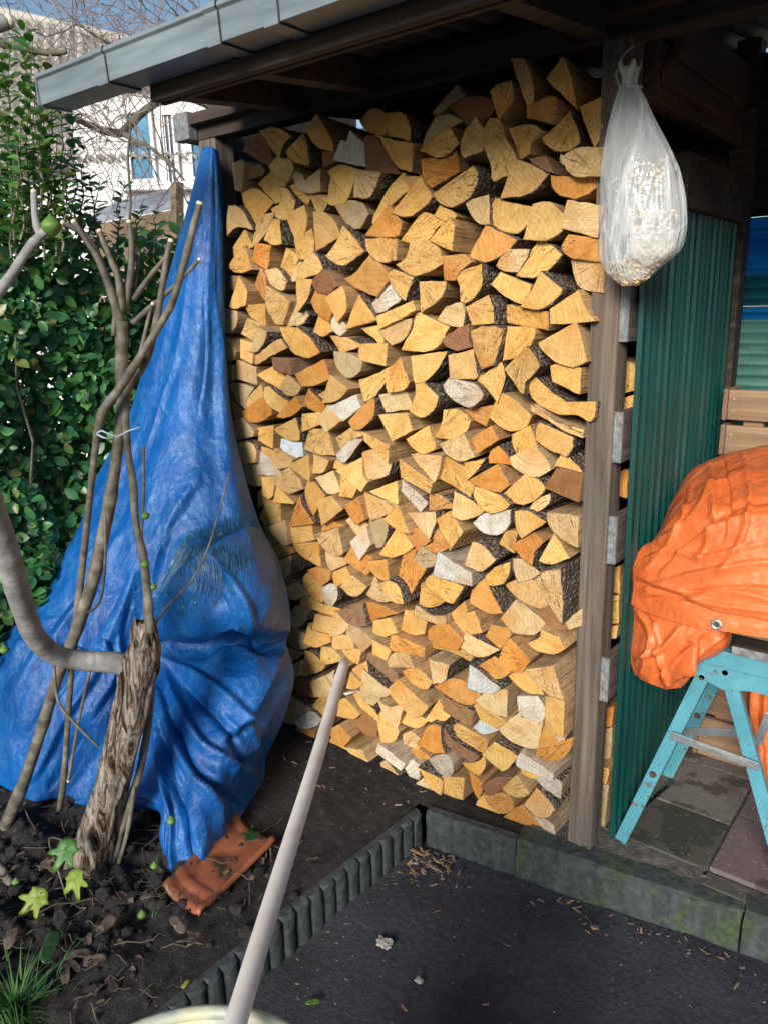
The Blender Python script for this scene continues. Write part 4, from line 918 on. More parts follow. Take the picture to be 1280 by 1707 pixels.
for r in big:
    size = 'big ' if r['a'] > .0072 else 'small ' if r['a'] < .0034 else ''
    lab = f"{size}{WORD[r['c']]} {r['shape']} log" + (f", {r['where']}" if r['where'] and r['k'] % 2 else '') + f", {ORD[r['course']]} course up, {ORD[r['k']]} from the post"
    r['label'] = lab
    o = log_object('firewood_log', [log_mesh(r['P'], r['tint'], r['y0'], r['rng'])], (r['cx'], r['y0'], r['cz']))
    tag(o, lab, 'log', 'split logs in the stacked firewood wall')
sm = log_object('small_firewood', [log_mesh(r['P'], r['tint'], r['y0']+.006, r['rng']) for r in small], (-1.5, 1.93, 1))
stuff(sm, 'thin split offcuts wedged between the stacked logs', 'firewood')
for i, (c, P) in enumerate(parse('''r -805,1521 -764,1529 -767,1629 -813,1614
g -796,1377 -768,1386 -762,1450 -801,1465
g -796,1319 -768,1321 -767,1370 -795,1360
o -800,1090 -770,1085 -770,1162 -800,1150
g -811,799 -775,798 -776,880 -810,855
g -809,692 -773,705 -774,789 -809,771
g -810,642 -777,656 -774,695 -810,676
o -810,359 -776,361 -772,432 -814,399
y -813,237 -774,258 -772,362 -814,327
g -816,168 -782,160 -775,216 -818,220
y -820,-70 -780,-56 -776,150 -824,139
d -719,1962 -671,1938 -654,2003 -726,2060
d -651,1874 -618,1897 -633,1960 -671,1947''')):
    rng = random.Random(5000+i); b = TINT[c]; yy = 2.07 if i < 11 else 2.25
    P = [(max(x, -1) - (.012 if i < 11 else .14), max(z, .004)) for x, z in P]
    n = len(P); cx = sum(p[0] for p in P)/n; cz = sum(p[1] for p in P)/n
    o = log_object('firewood_log', [log_mesh(P, b+(rng.random(),), yy, rng)], (cx, yy, cz))
    tag(o, f"{WORD[c]} log end in the gap behind the grey post, {ORD[13-i]} from the ground", 'log', 'logs in the gap beside the green metal')

# ------------------------------------------------------------------ woodshed
shed = thing('woodshed', 'open timber woodshed with grey gutter, square posts and green corrugated side', 'shed', (-.81, 1.99, 0))
def boxpart(name, lo, hi, mat, parent=shed, bev=.003):
    c = [(a+b)/2 for a, b in zip(lo, hi)]
    return MB().box(lo, hi).build(name, mat, parent, origin=tuple(c), bevel=bev)
boxpart('post', (-.857, 1.942, .0), (-.782, 2.022, 2.222), M['post'], bev=.006)
boxpart('post', (-2.375, 1.95, 0), (-2.285, 2.04, 2.222), M['post'], bev=.006)
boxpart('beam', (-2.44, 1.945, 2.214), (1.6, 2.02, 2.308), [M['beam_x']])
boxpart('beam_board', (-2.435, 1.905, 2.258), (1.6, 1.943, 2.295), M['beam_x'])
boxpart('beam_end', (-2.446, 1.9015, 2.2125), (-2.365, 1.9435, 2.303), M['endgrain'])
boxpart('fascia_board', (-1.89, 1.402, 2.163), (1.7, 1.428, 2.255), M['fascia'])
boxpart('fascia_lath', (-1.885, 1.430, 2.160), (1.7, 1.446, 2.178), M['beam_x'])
for x in (-1.855, -1.55, -.86, .1, 1.0):
    p0 = Vector((x, 1.46, 2.222)); p1 = Vector((x, 2.98, 2.375))
    b = MB().bar(p0, p1, .055, .09); b.build('rafter', M['fascia'], shed)
def corrugate(name, p0, du, nu, dv, nv, pitch, amp, mat, parent, trap=False, nrm=None, off=0):
    """sheet from p0, ribs repeat along du; dv is the run of the ribs"""
    p0 = Vector(p0); du = Vector(du); dv = Vector(dv); n = Vector(nrm) if nrm else du.cross(dv).normalized(); L = du.length; N = max(2, int(L/pitch))*8; rows = []
    for i in range(N+1):
        s = i/N*L; ph = (s/pitch+off) % 1
        h = amp*(min(1, max(-1, 2.6*math.sin(2*math.pi*ph)-(.9 if trap else 0)))) if trap else amp*math.sin(2*math.pi*ph)
        rows.append([tuple(p0+du*(s/L)+dv*(j/nv)+n*h) for j in range(nv+1)])
    o = MB().grid(rows).build(name, mat, parent, smooth=not trap)
    sol = o.modifiers.new('thickness', 'SOLIDIFY'); sol.thickness = .0015
    return o
corrugate('roof_sheet', (-2.1, 1.40, 2.262), (3.8, 0, 0), 0, (0, 1.60, .165), 6, .076, .012, M['dark_sheet'], shed)
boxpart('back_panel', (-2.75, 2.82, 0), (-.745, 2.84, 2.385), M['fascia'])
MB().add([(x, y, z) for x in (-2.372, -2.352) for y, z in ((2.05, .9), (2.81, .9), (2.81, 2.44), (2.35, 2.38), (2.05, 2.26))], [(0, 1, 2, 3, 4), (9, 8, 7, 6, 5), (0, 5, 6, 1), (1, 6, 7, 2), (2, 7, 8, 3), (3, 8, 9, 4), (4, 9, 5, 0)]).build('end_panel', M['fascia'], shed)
# green metal side, its foot by the paving
gm = corrugate('metal_side', (-.735, 1.980, .045), (0, .86, 0), 0, (-.006, 0, 1.83), 10, .052, .0055, M['green_metal'], shed, True, (1, 0, 0))
for z in (.25, .62, 1.02, 1.42, 1.78):
    pass
for z in (1.272, .99, .575, 1.585):
    boxpart('side_rail', (-.7815, 1.953, z-.068), (-.757, 2.72, z+.068), [M['board_y']])
    MB().box((-.781, 1.9495, z-.067), (-.7575, 1.9525, z+.067)).build('rail_end', M['endgrain'], shed)
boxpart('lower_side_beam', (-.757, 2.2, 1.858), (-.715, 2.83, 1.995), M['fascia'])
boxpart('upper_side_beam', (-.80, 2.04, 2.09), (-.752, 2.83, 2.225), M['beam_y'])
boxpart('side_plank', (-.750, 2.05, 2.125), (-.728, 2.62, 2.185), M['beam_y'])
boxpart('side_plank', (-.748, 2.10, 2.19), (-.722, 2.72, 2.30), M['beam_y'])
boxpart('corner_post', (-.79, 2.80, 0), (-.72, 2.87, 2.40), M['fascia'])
# back wall of the bay: coloured sheets with ribs running level
for z0, z1, mt in ((1.885, 2.375, 'dark_sheet'), (1.70, 1.885, 'blue_sheet'), (1.60, 1.70, 'teal_sheet'), (1.555, 1.60, 'blue_sheet'), (.95, 1.555, 'pale_sheet'), (.02, .95, 'teal_sheet')):  # dark top sheet: shade inside the bay is put into its colour
    corrugate('back_sheet', (-.80, 2.89, z0), (0, 0, z1-z0-.002), 0, (2.4, 0, 0), 4, .036 if mt != 'dark_sheet' else .05, .006, M[mt], shed)
boxpart('back_rail', (-.72, 2.86, 2.18), (1.6, 2.885, 2.235), M['beam_x'])
# gutter: box trough with lip, sleeves and end cap
gut = MB(); prof = [(1.394, 2.282), (1.396, 2.2), (1.302, 2.2), (1.298, 2.262), (1.290, 2.268), (1.292, 2.278), (1.302, 2.277), (1.306, 2.266), (1.306, 2.206), (1.390, 2.206), (1.388, 2.282)]
gx0, gx1 = -2.262, 1.6
rows = [[(x, y, z) for y, z in prof] for x in np.linspace(gx0, gx1, 9)]
g = gut.grid(rows, closed=True).build('gutter', M['gutter'], shed, bevel=.0015)
MB().box((gx0-.004, 1.292, 2.196), (gx0, 1.398, 2.280)).build('gutter_end_cap', M['gutter'], shed, bevel=.001)
for x, mt in ((-1.945, 'gutter'), (-1.50, 'gutter'), (-1.315, 'gutter')):
    w = .022
    pr2 = [(1.398, 2.279), (1.399, 2.196), (1.299, 2.196), (1.2945, 2.262), (1.2875, 2.268), (1.2895, 2.280), (1.296, 2.280), (1.2955, 2.27), (1.301, 2.262), (1.304, 2.199), (1.396, 2.199), (1.395, 2.279)]
    MB().grid([[(xx, y, z) for y, z in pr2] for xx in (x-w, x+w)], closed=True).build('gutter_sleeve', M[mt], shed)
    MB().grid([[(xx, y-.0006 if y < 1.3 else y+.0006, z-.0006) for y, z in pr2] for xx in (x+w, x+w+.004)], closed=True).build('sleeve_seal', M['gutter_dark'], shed)

# ------------------------------------------------------------------ plastic bag on the post
bag = thing('plastic_bag', 'knotted clear plastic bag of pale nuggets hanging on the grey post', 'bag', (-.78, 1.86, 2.1))
BL = [(-0.772,1.86,2.126),(-0.763,1.86,2.108),(-0.76,1.86,2.09),(-0.77,1.86,2.07),(-0.784,1.86,2.018),(-0.797,1.86,1.957),(-0.8,1.86,1.894),(-0.794,1.86,1.795),(-0.792,1.86,1.728),(-0.782,1.86,1.699),(-0.77,1.86,1.681),(-0.749,1.86,1.663),(-0.733,1.86,1.653)]
BR = [(-0.719,1.86,2.119),(-0.724,1.86,2.101),(-0.725,1.86,2.084),(-0.711,1.86,2.06),(-0.681,1.86,2.002),(-0.643,1.86,1.937),(-0.611,1.86,1.872),(-0.599,1.86,1.794),(-0.604,1.86,1.737),(-0.621,1.86,1.712),(-0.65,1.86,1.689),(-0.675,1.86,1.668),(-0.7,1.86,1.655)]
bl = spline(BL, 60); br = spline(BR, 60); rows = []
for i in range(60):
    c = (bl[i]+br[i])/2; w = (br[i]-bl[i])/2; rx = np.linalg.norm(w); t = i/59; ring = []
    for k in range(72):
        a = 2*math.pi*k/72
        pinch = .16*max(0, 1-abs(t-.12)/.35)+.035
        fold = 1+pinch*(.6*math.sin(9*a+2*math.sin(3*a)+t*2)+.5*noise.noise((math.cos(a)*3, math.sin(a)*3, t*2)))+.05*fbm((math.cos(a)*3, math.sin(a)*3, t*7), 3)+.02*abs(noise.noise((math.cos(a)*7, math.sin(a)*7, t*16)))
        fold = min(fold, 1.06)
        fx = math.cos(a)*fold; fy = math.sin(a)*fold*.62
        ring.append((c[0]+w[0]*fx, c[1]+rx*fy-.02, c[2]+w[2]*fx+(.012*math.sin(5*a) if i == 0 else 0)))
    rows.append(ring)
b = MB().grid(rows, closed=True); b.f.append(tuple(range(59*72, 60*72))); b.mi.append(0)
b.build('bag_film', M['bag'], bag, smooth=True)
m = MB(); rng = random.Random(3)
ico = bmesh.new(); bmesh.ops.create_icosphere(ico, subdivisions=1, radius=1); iv = [v.co.copy() for v in ico.verts]; jf = [tuple(v.index for v in f.verts) for f in ico.faces]; ico.free()
for q in range(1100):
    t = rng.uniform(.56, .975) if q < 1020 else rng.uniform(.44, .6); q_ = t*59; i = int(q_); g_ = q_-i; lb = bl[i]*(1-g_)+bl[i+1]*g_; rb = br[i]*(1-g_)+br[i+1]*g_; c = (lb+rb)/2; w = (rb-lb)/2; rx = np.linalg.norm(w)
    a = rng.uniform(0, 6.28); rr = rng.uniform(.12, .92)**.5*.88
    if t < .72 and math.cos(a) < -.2: continue
    ctr = Vector((c[0]+w[0]*rr*math.cos(a), c[1]-.02+rx*.55*rr*math.sin(a), c[2]+w[2]*rr*math.cos(a)))
    sc = Vector((rng.uniform(.005, .009), rng.uniform(.005, .008), rng.uniform(.004, .007)))
    e = Matrix.Rotation(rng.uniform(0, 3), 3, (rng.random(), rng.random(), rng.random()))
    m.add([ctr+e @ Vector((p.x*sc.x, p.y*sc.y, p.z*sc.z)) for p in iv], jf)
stuff(m.build('nuggets', M['nugget'], bag, smooth=True))
MB().tube([(-.775, 1.93, 2.19), (-.785, 1.90, 2.165), (-.79, 1.872, 2.12), (-.775, 1.868, 2.085)], .0022, 6).build('string', M['tie'], bag)
MB().tube([(-0.762,1.857,2.086), (-0.722,1.8,2.071), (-0.722,1.857,2.08), (-0.759,1.9,2.093), (-0.762,1.857,2.086)], .004, 6).build('knot_band', M['tie'], bag, smooth=True)

# ------------------------------------------------------------------ blue tarpaulin
CT = [
 [(-2.303,1.91,2.178),(-2.272,1.897,2.173),(-2.256,1.897,2.173),(-2.241,1.895,2.169),(-2.235,1.9,2.165),(-2.237,1.912,2.163),(-2.261,1.943,2.167)],
 [(-2.347,1.875,2.014),(-2.287,1.858,2.006),(-2.246,1.853,2.001),(-2.223,1.858,2),(-2.218,1.875,2.001),(-2.213,1.892,2),(-2.254,1.949,2.007)],
 [(-2.414,1.821,1.792),(-2.325,1.803,1.786),(-2.262,1.802,1.783),(-2.226,1.818,1.782),(-2.213,1.841,1.782),(-2.21,1.869,1.78),(-2.242,1.92,1.782)],
 [(-2.5,1.74,1.475),(-2.382,1.731,1.477),(-2.294,1.738,1.478),(-2.236,1.759,1.477),(-2.211,1.791,1.476),(-2.205,1.835,1.47),(-2.232,1.89,1.462)],
 [(-2.561,1.665,1.234),(-2.415,1.654,1.245),(-2.307,1.664,1.251),(-2.232,1.698,1.252),(-2.19,1.744,1.249),(-2.165,1.79,1.241),(-2.197,1.867,1.225)],
 [(-2.637,1.553,1.014),(-2.45,1.549,1.036),(-2.313,1.569,1.049),(-2.197,1.611,1.05),(-2.115,1.663,1.046),(-2.076,1.733,1.033),(-2.106,1.837,1.006)],
 [(-2.652,1.49,0.873),(-2.442,1.479,0.9),(-2.28,1.506,0.909),(-2.149,1.559,0.9),(-2.053,1.611,0.903),(-1.996,1.695,0.893),(-2.035,1.829,0.855)],
 [(-2.687,1.411,0.733),(-2.451,1.394,0.758),(-2.289,1.434,0.766),(-2.147,1.509,0.805),(-1.936,1.512,0.864),(-1.83,1.584,0.864),(-1.922,1.792,0.771)],
 [(-2.703,1.321,0.588),(-2.459,1.312,0.623),(-2.315,1.375,0.623),(-2.172,1.464,0.661),(-1.856,1.435,0.76),(-1.73,1.523,0.77),(-1.855,1.769,0.646)],
 [(-2.749,1.208,0.5),(-2.469,1.227,0.536),(-2.312,1.314,0.527),(-2.191,1.449,0.536),(-1.903,1.436,0.622),(-1.759,1.526,0.639),(-1.852,1.771,0.535)],
 [(-2.745,1.185,0.476),(-2.459,1.209,0.513),(-2.299,1.298,0.504),(-2.206,1.45,0.491),(-2.032,1.525,0.518),(-1.883,1.631,0.532),(-1.905,1.806,0.473)],
 [(-2.737,1.166,0.454),(-2.452,1.189,0.486),(-2.289,1.281,0.474),(-2.203,1.44,0.441),(-2.064,1.537,0.465),(-1.9,1.643,0.487),(-1.91,1.802,0.435)],
 [(-2.713,1.108,0.328),(-2.439,1.122,0.37),(-2.277,1.226,0.365),(-2.144,1.384,0.362),(-1.964,1.451,0.411),(-1.798,1.545,0.443),(-1.821,1.745,0.355)],
 [(-2.698,1.069,0.206),(-2.433,1.076,0.246),(-2.268,1.182,0.241),(-2.01,1.286,0.337),(-1.87,1.347,0.356),(-1.782,1.469,0.329),(-1.832,1.685,0.202)],
 [(-2.673,1.037,0.096),(-2.429,1.041,0.127),(-2.285,1.143,0.117),(-1.957,1.227,0.25),(-1.81,1.267,0.268),(-1.756,1.387,0.238),(-1.851,1.618,0.092)],
 [(-2.636,1.016,0.012),(-2.42,1.035,0.029),(-2.3,1.118,0.032),(-1.896,1.173,0.196),(-1.779,1.189,0.176),(-1.726,1.283,0.166),(-1.835,1.58,0.013)],
 [(-2.621,1.028,-0.028),(-2.427,1.042,-0.033),(-2.308,1.112,0.002),(-1.858,1.152,0.164),(-1.758,1.142,0.088),(-1.705,1.223,0.084),(-1.776,1.448,0.008)],
 [(-2.669,1.066,-0.084),(-2.446,1.066,-0.064),(-2.315,1.132,-0.017),(-1.854,1.155,0.143),(-1.755,1.112,0.014),(-1.693,1.168,-0.028),(-1.69,1.286,-0.013)],
 [(-2.715,1.107,-0.114),(-2.497,1.102,-0.092),(-2.357,1.162,-0.043),(-1.899,1.195,0.096),(-1.76,1.14,-0.043),(-1.727,1.18,-0.066),(-1.746,1.318,-0.073)]]
FOLDS = [(float(a_), float(w_), p_) for a_, w_, p_ in (
 (8, 13, [(-0.202,0.194),(-0.226,0.079),(-0.253,-0.021),(-0.292,-0.127),(-0.32,-0.19)]), (9, 8, [(-0.19,0.188),(-0.202,0.036),(-0.204,-0.09),(-0.196,-0.177)]), (-7, 9, [(-0.198,0.188),(-0.21,0.079),(-0.223,-0.022),(-0.239,-0.128)]),
 (20, 15, [(-0.246,-0.208),(-0.291,-0.281),(-0.313,-0.367),(-0.324,-0.429)]), (-16, 12, [(-0.274,-0.257),(-0.31,-0.315),(-0.335,-0.384),(-0.343,-0.429)]), (22, 26, [(-0.309,-0.376),(-0.255,-0.325),(-0.196,-0.292),(-0.159,-0.284)]),
 (-42, 15, [(-0.328,-0.44),(-0.266,-0.45),(-0.226,-0.431),(-0.201,-0.434),(-0.173,-0.449),(-0.13,-0.441)]), (18, 16, [(-0.317,-0.461),(-0.269,-0.49),(-0.213,-0.543),(-0.2,-0.616)]), (20, 14, [(-0.317,-0.475),(-0.299,-0.541),(-0.261,-0.609),(-0.185,-0.661)]),
 (20, 14, [(-0.329,-0.512),(-0.312,-0.589),(-0.267,-0.689),(-0.247,-0.783)]), (18, 13, [(-0.337,-0.559),(-0.335,-0.657),(-0.33,-0.813)]), (-20, 12, [(-0.295,-0.499),(-0.24,-0.566),(-0.22,-0.65)]), (-20, 11, [(-0.317,-0.55),(-0.281,-0.639),(-0.224,-0.706)]), (-18, 10, [(-0.331,-0.588),(-0.312,-0.688),(-0.294,-0.803)]),
 (18, 14, [(-0.137,-0.452),(-0.177,-0.516),(-0.214,-0.562),(-0.247,-0.595)]), (15, 12, [(-0.137,-0.507),(-0.189,-0.582),(-0.225,-0.622)]), (-14, 10, [(-0.141,-0.484),(-0.187,-0.548),(-0.224,-0.586)]),
 (16, 16, [(-0.391,-0.229),(-0.434,-0.312),(-0.487,-0.407),(-0.539,-0.479)]), (18, 15, [(-0.358,-0.288),(-0.408,-0.374),(-0.477,-0.453),(-0.539,-0.535)]), (-16, 13, [(-0.374,-0.288),(-0.424,-0.364),(-0.482,-0.43),(-0.538,-0.497)]), (18, 15, [(-0.338,-0.332),(-0.381,-0.428),(-0.453,-0.537),(-0.519,-0.643)]), (-17, 13, [(-0.351,-0.34),(-0.395,-0.418),(-0.461,-0.499),(-0.53,-0.593)]),
 (18, 14, [(-0.326,-0.375),(-0.356,-0.465),(-0.404,-0.557),(-0.479,-0.674)]), (-16, 12, [(-0.336,-0.393),(-0.374,-0.483),(-0.431,-0.566),(-0.495,-0.663)]), (14, 9, [(-0.356,-0.384),(-0.375,-0.446),(-0.373,-0.511),(-0.433,-0.586)]), (13, 8, [(-0.398,-0.427),(-0.387,-0.482),(-0.419,-0.538),(-0.444,-0.605)]), (14, 12, [(-0.23,-0.317),(-0.193,-0.379),(-0.183,-0.419)]), (-12, 12, [(-0.265,-0.342),(-0.226,-0.378),(-0.211,-0.418)]), (12, 12, [(-0.155,-0.293),(-0.155,-0.362),(-0.171,-0.415)]), (12, 10, [(-0.353,-0.568),(-0.372,-0.626),(-0.418,-0.685)]), (-14, 10, [(-0.331,-0.475),(-0.352,-0.559),(-0.383,-0.646)]))]
FOLDS = [(a_/1000, w_/1282, np.array(spline(p_, 24))) for a_, w_, p_ in FOLDS]
def fold_field(G, FL, FS=1.9):
    """height of drawn creases over a grid of points: one flank steep, the other soft"""
    X, Y, Z = G[..., 0], G[..., 1], G[..., 2]; d_ = X*nax_[0]+Y*nax_[1]
    qx = ((X*rax_[0]+Y*rax_[1])/d_).ravel(); qz = ((Z-1.6)/d_).ravel(); H = np.zeros(qx.size)
    wob = np.array([noise.noise((a*9, b*9, 1)) for a, b in zip(qx, qz)])*.006; wo2 = np.array([noise.noise((a*9, b*9, 7)) for a, b in zip(qx, qz)])*.006
    for a_, w_, p_ in FL:
        R0 = w_*1.5; sel = np.nonzero((qx > p_[:, 0].min()-R0-.01) & (qx < p_[:, 0].max()+R0+.01) & (qz > p_[:, 1].min()-R0-.01) & (qz < p_[:, 1].max()+R0+.01))[0]
        if not len(sel): continue
        px = (qx+wob)[sel][:, None]; pz = (qz+wo2)[sel][:, None]; A = p_[:-1]; V = p_[1:]-A; L2_ = (V**2).sum(1)
        t = np.clip(((px-A[:, 0])*V[:, 0]+(pz-A[:, 1])*V[:, 1])/L2_, 0, 1)
        ex = px-A[:, 0]-t*V[:, 0]; ez = pz-A[:, 1]-t*V[:, 1]; dd = np.hypot(ex, ez); k = dd.argmin(1); r = np.arange(len(sel))
        s_ = (k+t[r, k])/len(V); dm = dd[r, k]/R0; side = V[k, 0]*ez[r, k]-V[k, 1]*ex[r, k]; dm = np.where(side > 0, dm*2.2, dm)
        H[sel] += FS*a_*np.clip(1-dm, 0, 1)**1.25*np.sin(math.pi*np.clip(s_*.92+.04, 0, 1))**.5
    return H.reshape(X.shape)
nax_ = (-.62462, .78093); rax_ = (.78093, .62462)
G = surface(CT, 260, 190)
Nn = normals(G); nr, nc = G.shape[:2]
D = np.zeros((nr, nc)); FH = fold_field(G, FOLDS)
for i in range(nr):
    t = i/(nr-1)
    for j in range(nc):
        u = j/(nc-1); x, y, z = G[i, j]
        edge = min(1, 6*min(u, 1-u))*(min(1, t*4))
        a = min(1, max(0, (t-.28)/.3))
        hang = .012*math.sin(u*17+3*noise.noise((u*2, t*3, 0)))*(1-a)               # long vertical folds above
        big = .035*a*fbm((u*2.4+t*1.1, t*4.2-u*2.2, 1.7), 3)
        wx = .10*noise.noise((u*3, t*5, 2)); vv = (u*3.2+t*3.0+wx, t*7.5-u*4.2+wx, 4.2)
        rid = 1.1-1.5*noise.voronoi(vv)[0][0]; vv = (u*7-t*4+wx*2, t*15+u*6-wx, 7.7); rid2 = 1.0-1.5*noise.voronoi(vv)[0][0]
        fan = math.sin(26*math.atan2(t-.50, u-.42)+5*noise.noise((u*4, t*4, 2)))*max(0, (t-.58))*1.6*max(0, min(1, (u-.3)*3))
        D[i, j] = edge*(hang+big+(.014*rid+.006*rid2)*(.10+a)+FH[i, j]+.006*fan+.002*fbm((x*16, y*16, z*16), 3))
G = G+Nn*(-D[..., None] if Nn[nr//2, nc//2, 1] > 0 else D[..., None])
G[..., 2] = np.maximum(G[..., 2], .012)
tp = tag(MB().grid(G.tolist()).build('blue_tarp', M['blue_tarp'], smooth=True, origin=tuple(G[nr//2, nc//2])), 'dirty blue tarpaulin draped from the shed corner down to the soil', 'tarp')
s_ = tp.modifiers.new('thickness', 'SOLIDIFY'); s_.thickness = .0016
rng = random.Random(11); m = MB()
for q in range(330):
    u0 = rng.uniform(.55, .98); t0 = rng.uniform(.295, .33)+(.98-u0)*.10; ln = rng.uniform(.05, .14); du = -rng.uniform(.3, .9)*ln*(.5+.5*rng.random()); w = rng.uniform(.0003, .0009); pts = []
    for s in range(6):
        f = s/5; uu = max(.02, min(.985, u0+du*f+.012*noise.noise((q, f*2, 0)))); tt = min(.55, t0+ln*f)
        i = min(nr-1, int(tt*(nr-1))); j = min(nc-1, int(uu*(nc-1)))
        p = Vector(G[i, j])+Vector((.4, -.9, .1))*(.003+.010*math.sin(math.pi*f)*rng.random()); pts.append(p)
    vs_ = []
    for s, p in enumerate(pts): vs_ += [p+Vector((w, w*.6, 0)), p-Vector((w, w*.6, 0))]
    m.add(vs_, [(2*s, 2*s+1, 2*s+3, 2*s+2) for s in range(5)])
stuff(m.build('frayed_strands', M['fray'], tp))

# ------------------------------------------------------------------ orange tarpaulin on the workbench
OT = [
 [(-0.733,2.42,1.078),(-0.708,2.42,1.115),(-0.662,2.42,1.145),(-0.613,2.42,1.171),(-0.557,2.42,1.19),(-0.5,2.42,1.208),(-0.411,2.42,1.226),(-0.296,2.42,1.245),(-0.161,2.42,1.259)],
 [(-0.714,2.26,1.043),(-0.689,2.28,1.097),(-0.638,2.28,1.139),(-0.581,2.28,1.169),(-0.524,2.28,1.189),(-0.469,2.28,1.204),(-0.385,2.28,1.222),(-0.276,2.28,1.238),(-0.148,2.28,1.249)],
 [(-0.699,2.1,0.977),(-0.653,2.06,1.032),(-0.589,2.02,1.073),(-0.52,1.99,1.106),(-0.457,1.98,1.126),(-0.396,1.98,1.143),(-0.323,1.98,1.161),(-0.227,1.98,1.177),(-0.116,1.98,1.194)],
 [(-0.724,2.06,0.949),(-0.657,2.01,0.965),(-0.58,1.96,0.992),(-0.504,1.93,1.013),(-0.436,1.92,1.027),(-0.37,1.92,1.039),(-0.295,1.92,1.049),(-0.202,1.92,1.066),(-0.093,1.92,1.085)],
 [(-0.738,2.04,0.904),(-0.671,1.99,0.914),(-0.587,1.94,0.931),(-0.505,1.91,0.946),(-0.43,1.9,0.955),(-0.356,1.9,0.964),(-0.279,1.9,0.974),(-0.186,1.9,0.991),(-0.078,1.9,1.013)],
 [(-0.73,2.03,0.838),(-0.665,1.98,0.846),(-0.581,1.93,0.856),(-0.496,1.9,0.869),(-0.418,1.89,0.877),(-0.344,1.89,0.886),(-0.266,1.89,0.895),(-0.173,1.89,0.912),(-0.065,1.89,0.933)],
 [(-0.73,2.02,0.794),(-0.668,1.98,0.796),(-0.581,1.93,0.809),(-0.492,1.9,0.823),(-0.414,1.89,0.831),(-0.337,1.89,0.837),(-0.259,1.89,0.844),(-0.165,1.89,0.857),(-0.056,1.89,0.877)]]
OF = [
 [(-0.745,2.05,0.785),(-0.685,2.01,0.789),(-0.619,1.97,0.794),(-0.562,1.95,0.8),(-0.514,1.95,0.802),(-0.474,1.97,0.795),(-0.462,2.02,0.77)],
 [(-0.731,2.05,0.733),(-0.675,2,0.738),(-0.612,1.96,0.75),(-0.556,1.94,0.761),(-0.514,1.95,0.765),(-0.48,1.97,0.757),(-0.468,2.02,0.735)],
 [(-0.738,2.05,0.675),(-0.671,1.99,0.685),(-0.606,1.95,0.703),(-0.553,1.93,0.722),(-0.52,1.95,0.726),(-0.498,1.98,0.721),(-0.49,2.02,0.705)],
 [(-0.734,2.05,0.612),(-0.667,1.99,0.628),(-0.608,1.96,0.642),(-0.559,1.94,0.668),(-0.538,1.96,0.68),(-0.529,1.99,0.688),(-0.525,2.02,0.685)],
 [(-0.717,2.05,0.567),(-0.661,2.01,0.577),(-0.608,1.98,0.588),(-0.567,1.97,0.604),(-0.549,1.98,0.627),(-0.548,2,0.647),(-0.545,2.02,0.661)]]
OH = [
 [(-0.478,2.34,0.532),(-0.445,2.3,0.561),(-0.41,2.28,0.583),(-0.367,2.28,0.595),(-0.325,2.3,0.599)],
 [(-0.486,2.34,0.426),(-0.446,2.29,0.456),(-0.401,2.27,0.479),(-0.355,2.27,0.494),(-0.314,2.3,0.494)],
 [(-0.462,2.34,0.319),(-0.431,2.3,0.345),(-0.392,2.28,0.368),(-0.343,2.28,0.386),(-0.3,2.3,0.391)],
 [(-0.462,2.35,0.21),(-0.433,2.31,0.229),(-0.396,2.29,0.241),(-0.341,2.29,0.255),(-0.291,2.31,0.256)],
 [(-0.438,2.36,0.15),(-0.415,2.33,0.171),(-0.394,2.32,0.181),(-0.345,2.32,0.196),(-0.291,2.34,0.199)]]
ot = thing('orange_tarp', 'shiny orange tarpaulin bundled over the turquoise workbench', 'tarp', (-.4, 2.0, .75))
def cloth(name, ctrl, nr, nc, amp, seed, edge=True):
    G = surface(ctrl, nr, nc); N_ = normals(G)
    sg = -1 if N_[nr//2, nc//2, 1] > 0 else 1; out = np.zeros((nr, nc, 1)); FH = fold_field(G, OFOLDS, 1.45)
    for i in range(nr):
        for j in range(nc):
            u = j/(nc-1); t = i/(nr-1); x, y, z = G[i, j]
            e = min(1, 7*min(u, 1-u)+.15)*(min(1, 6*t+.2) if edge else 1)
            wx = .15*noise.noise((x*5, z*5, seed)); rid = .8-1.4*noise.voronoi((x*4.5+seed+z*2+wx, z*12-x*4+wx, y*3))[0][0]; rid2 = .8-1.4*noise.voronoi((x*11+seed+wx, z*26+x*8-wx, 3))[0][0]
            out[i, j] = e*amp*(.30*fbm((x*4+seed, y*4, z*6), 2)+.16*rid+.08*rid2)+e*FH[i, j]
    G = G+N_*sg*out
    o = MB().grid(G.tolist()).build(name, M['orange_tarp'], ot, smooth=True)
    q = o.modifiers.new('thickness', 'SOLIDIFY'); q.thickness = .002
    return G
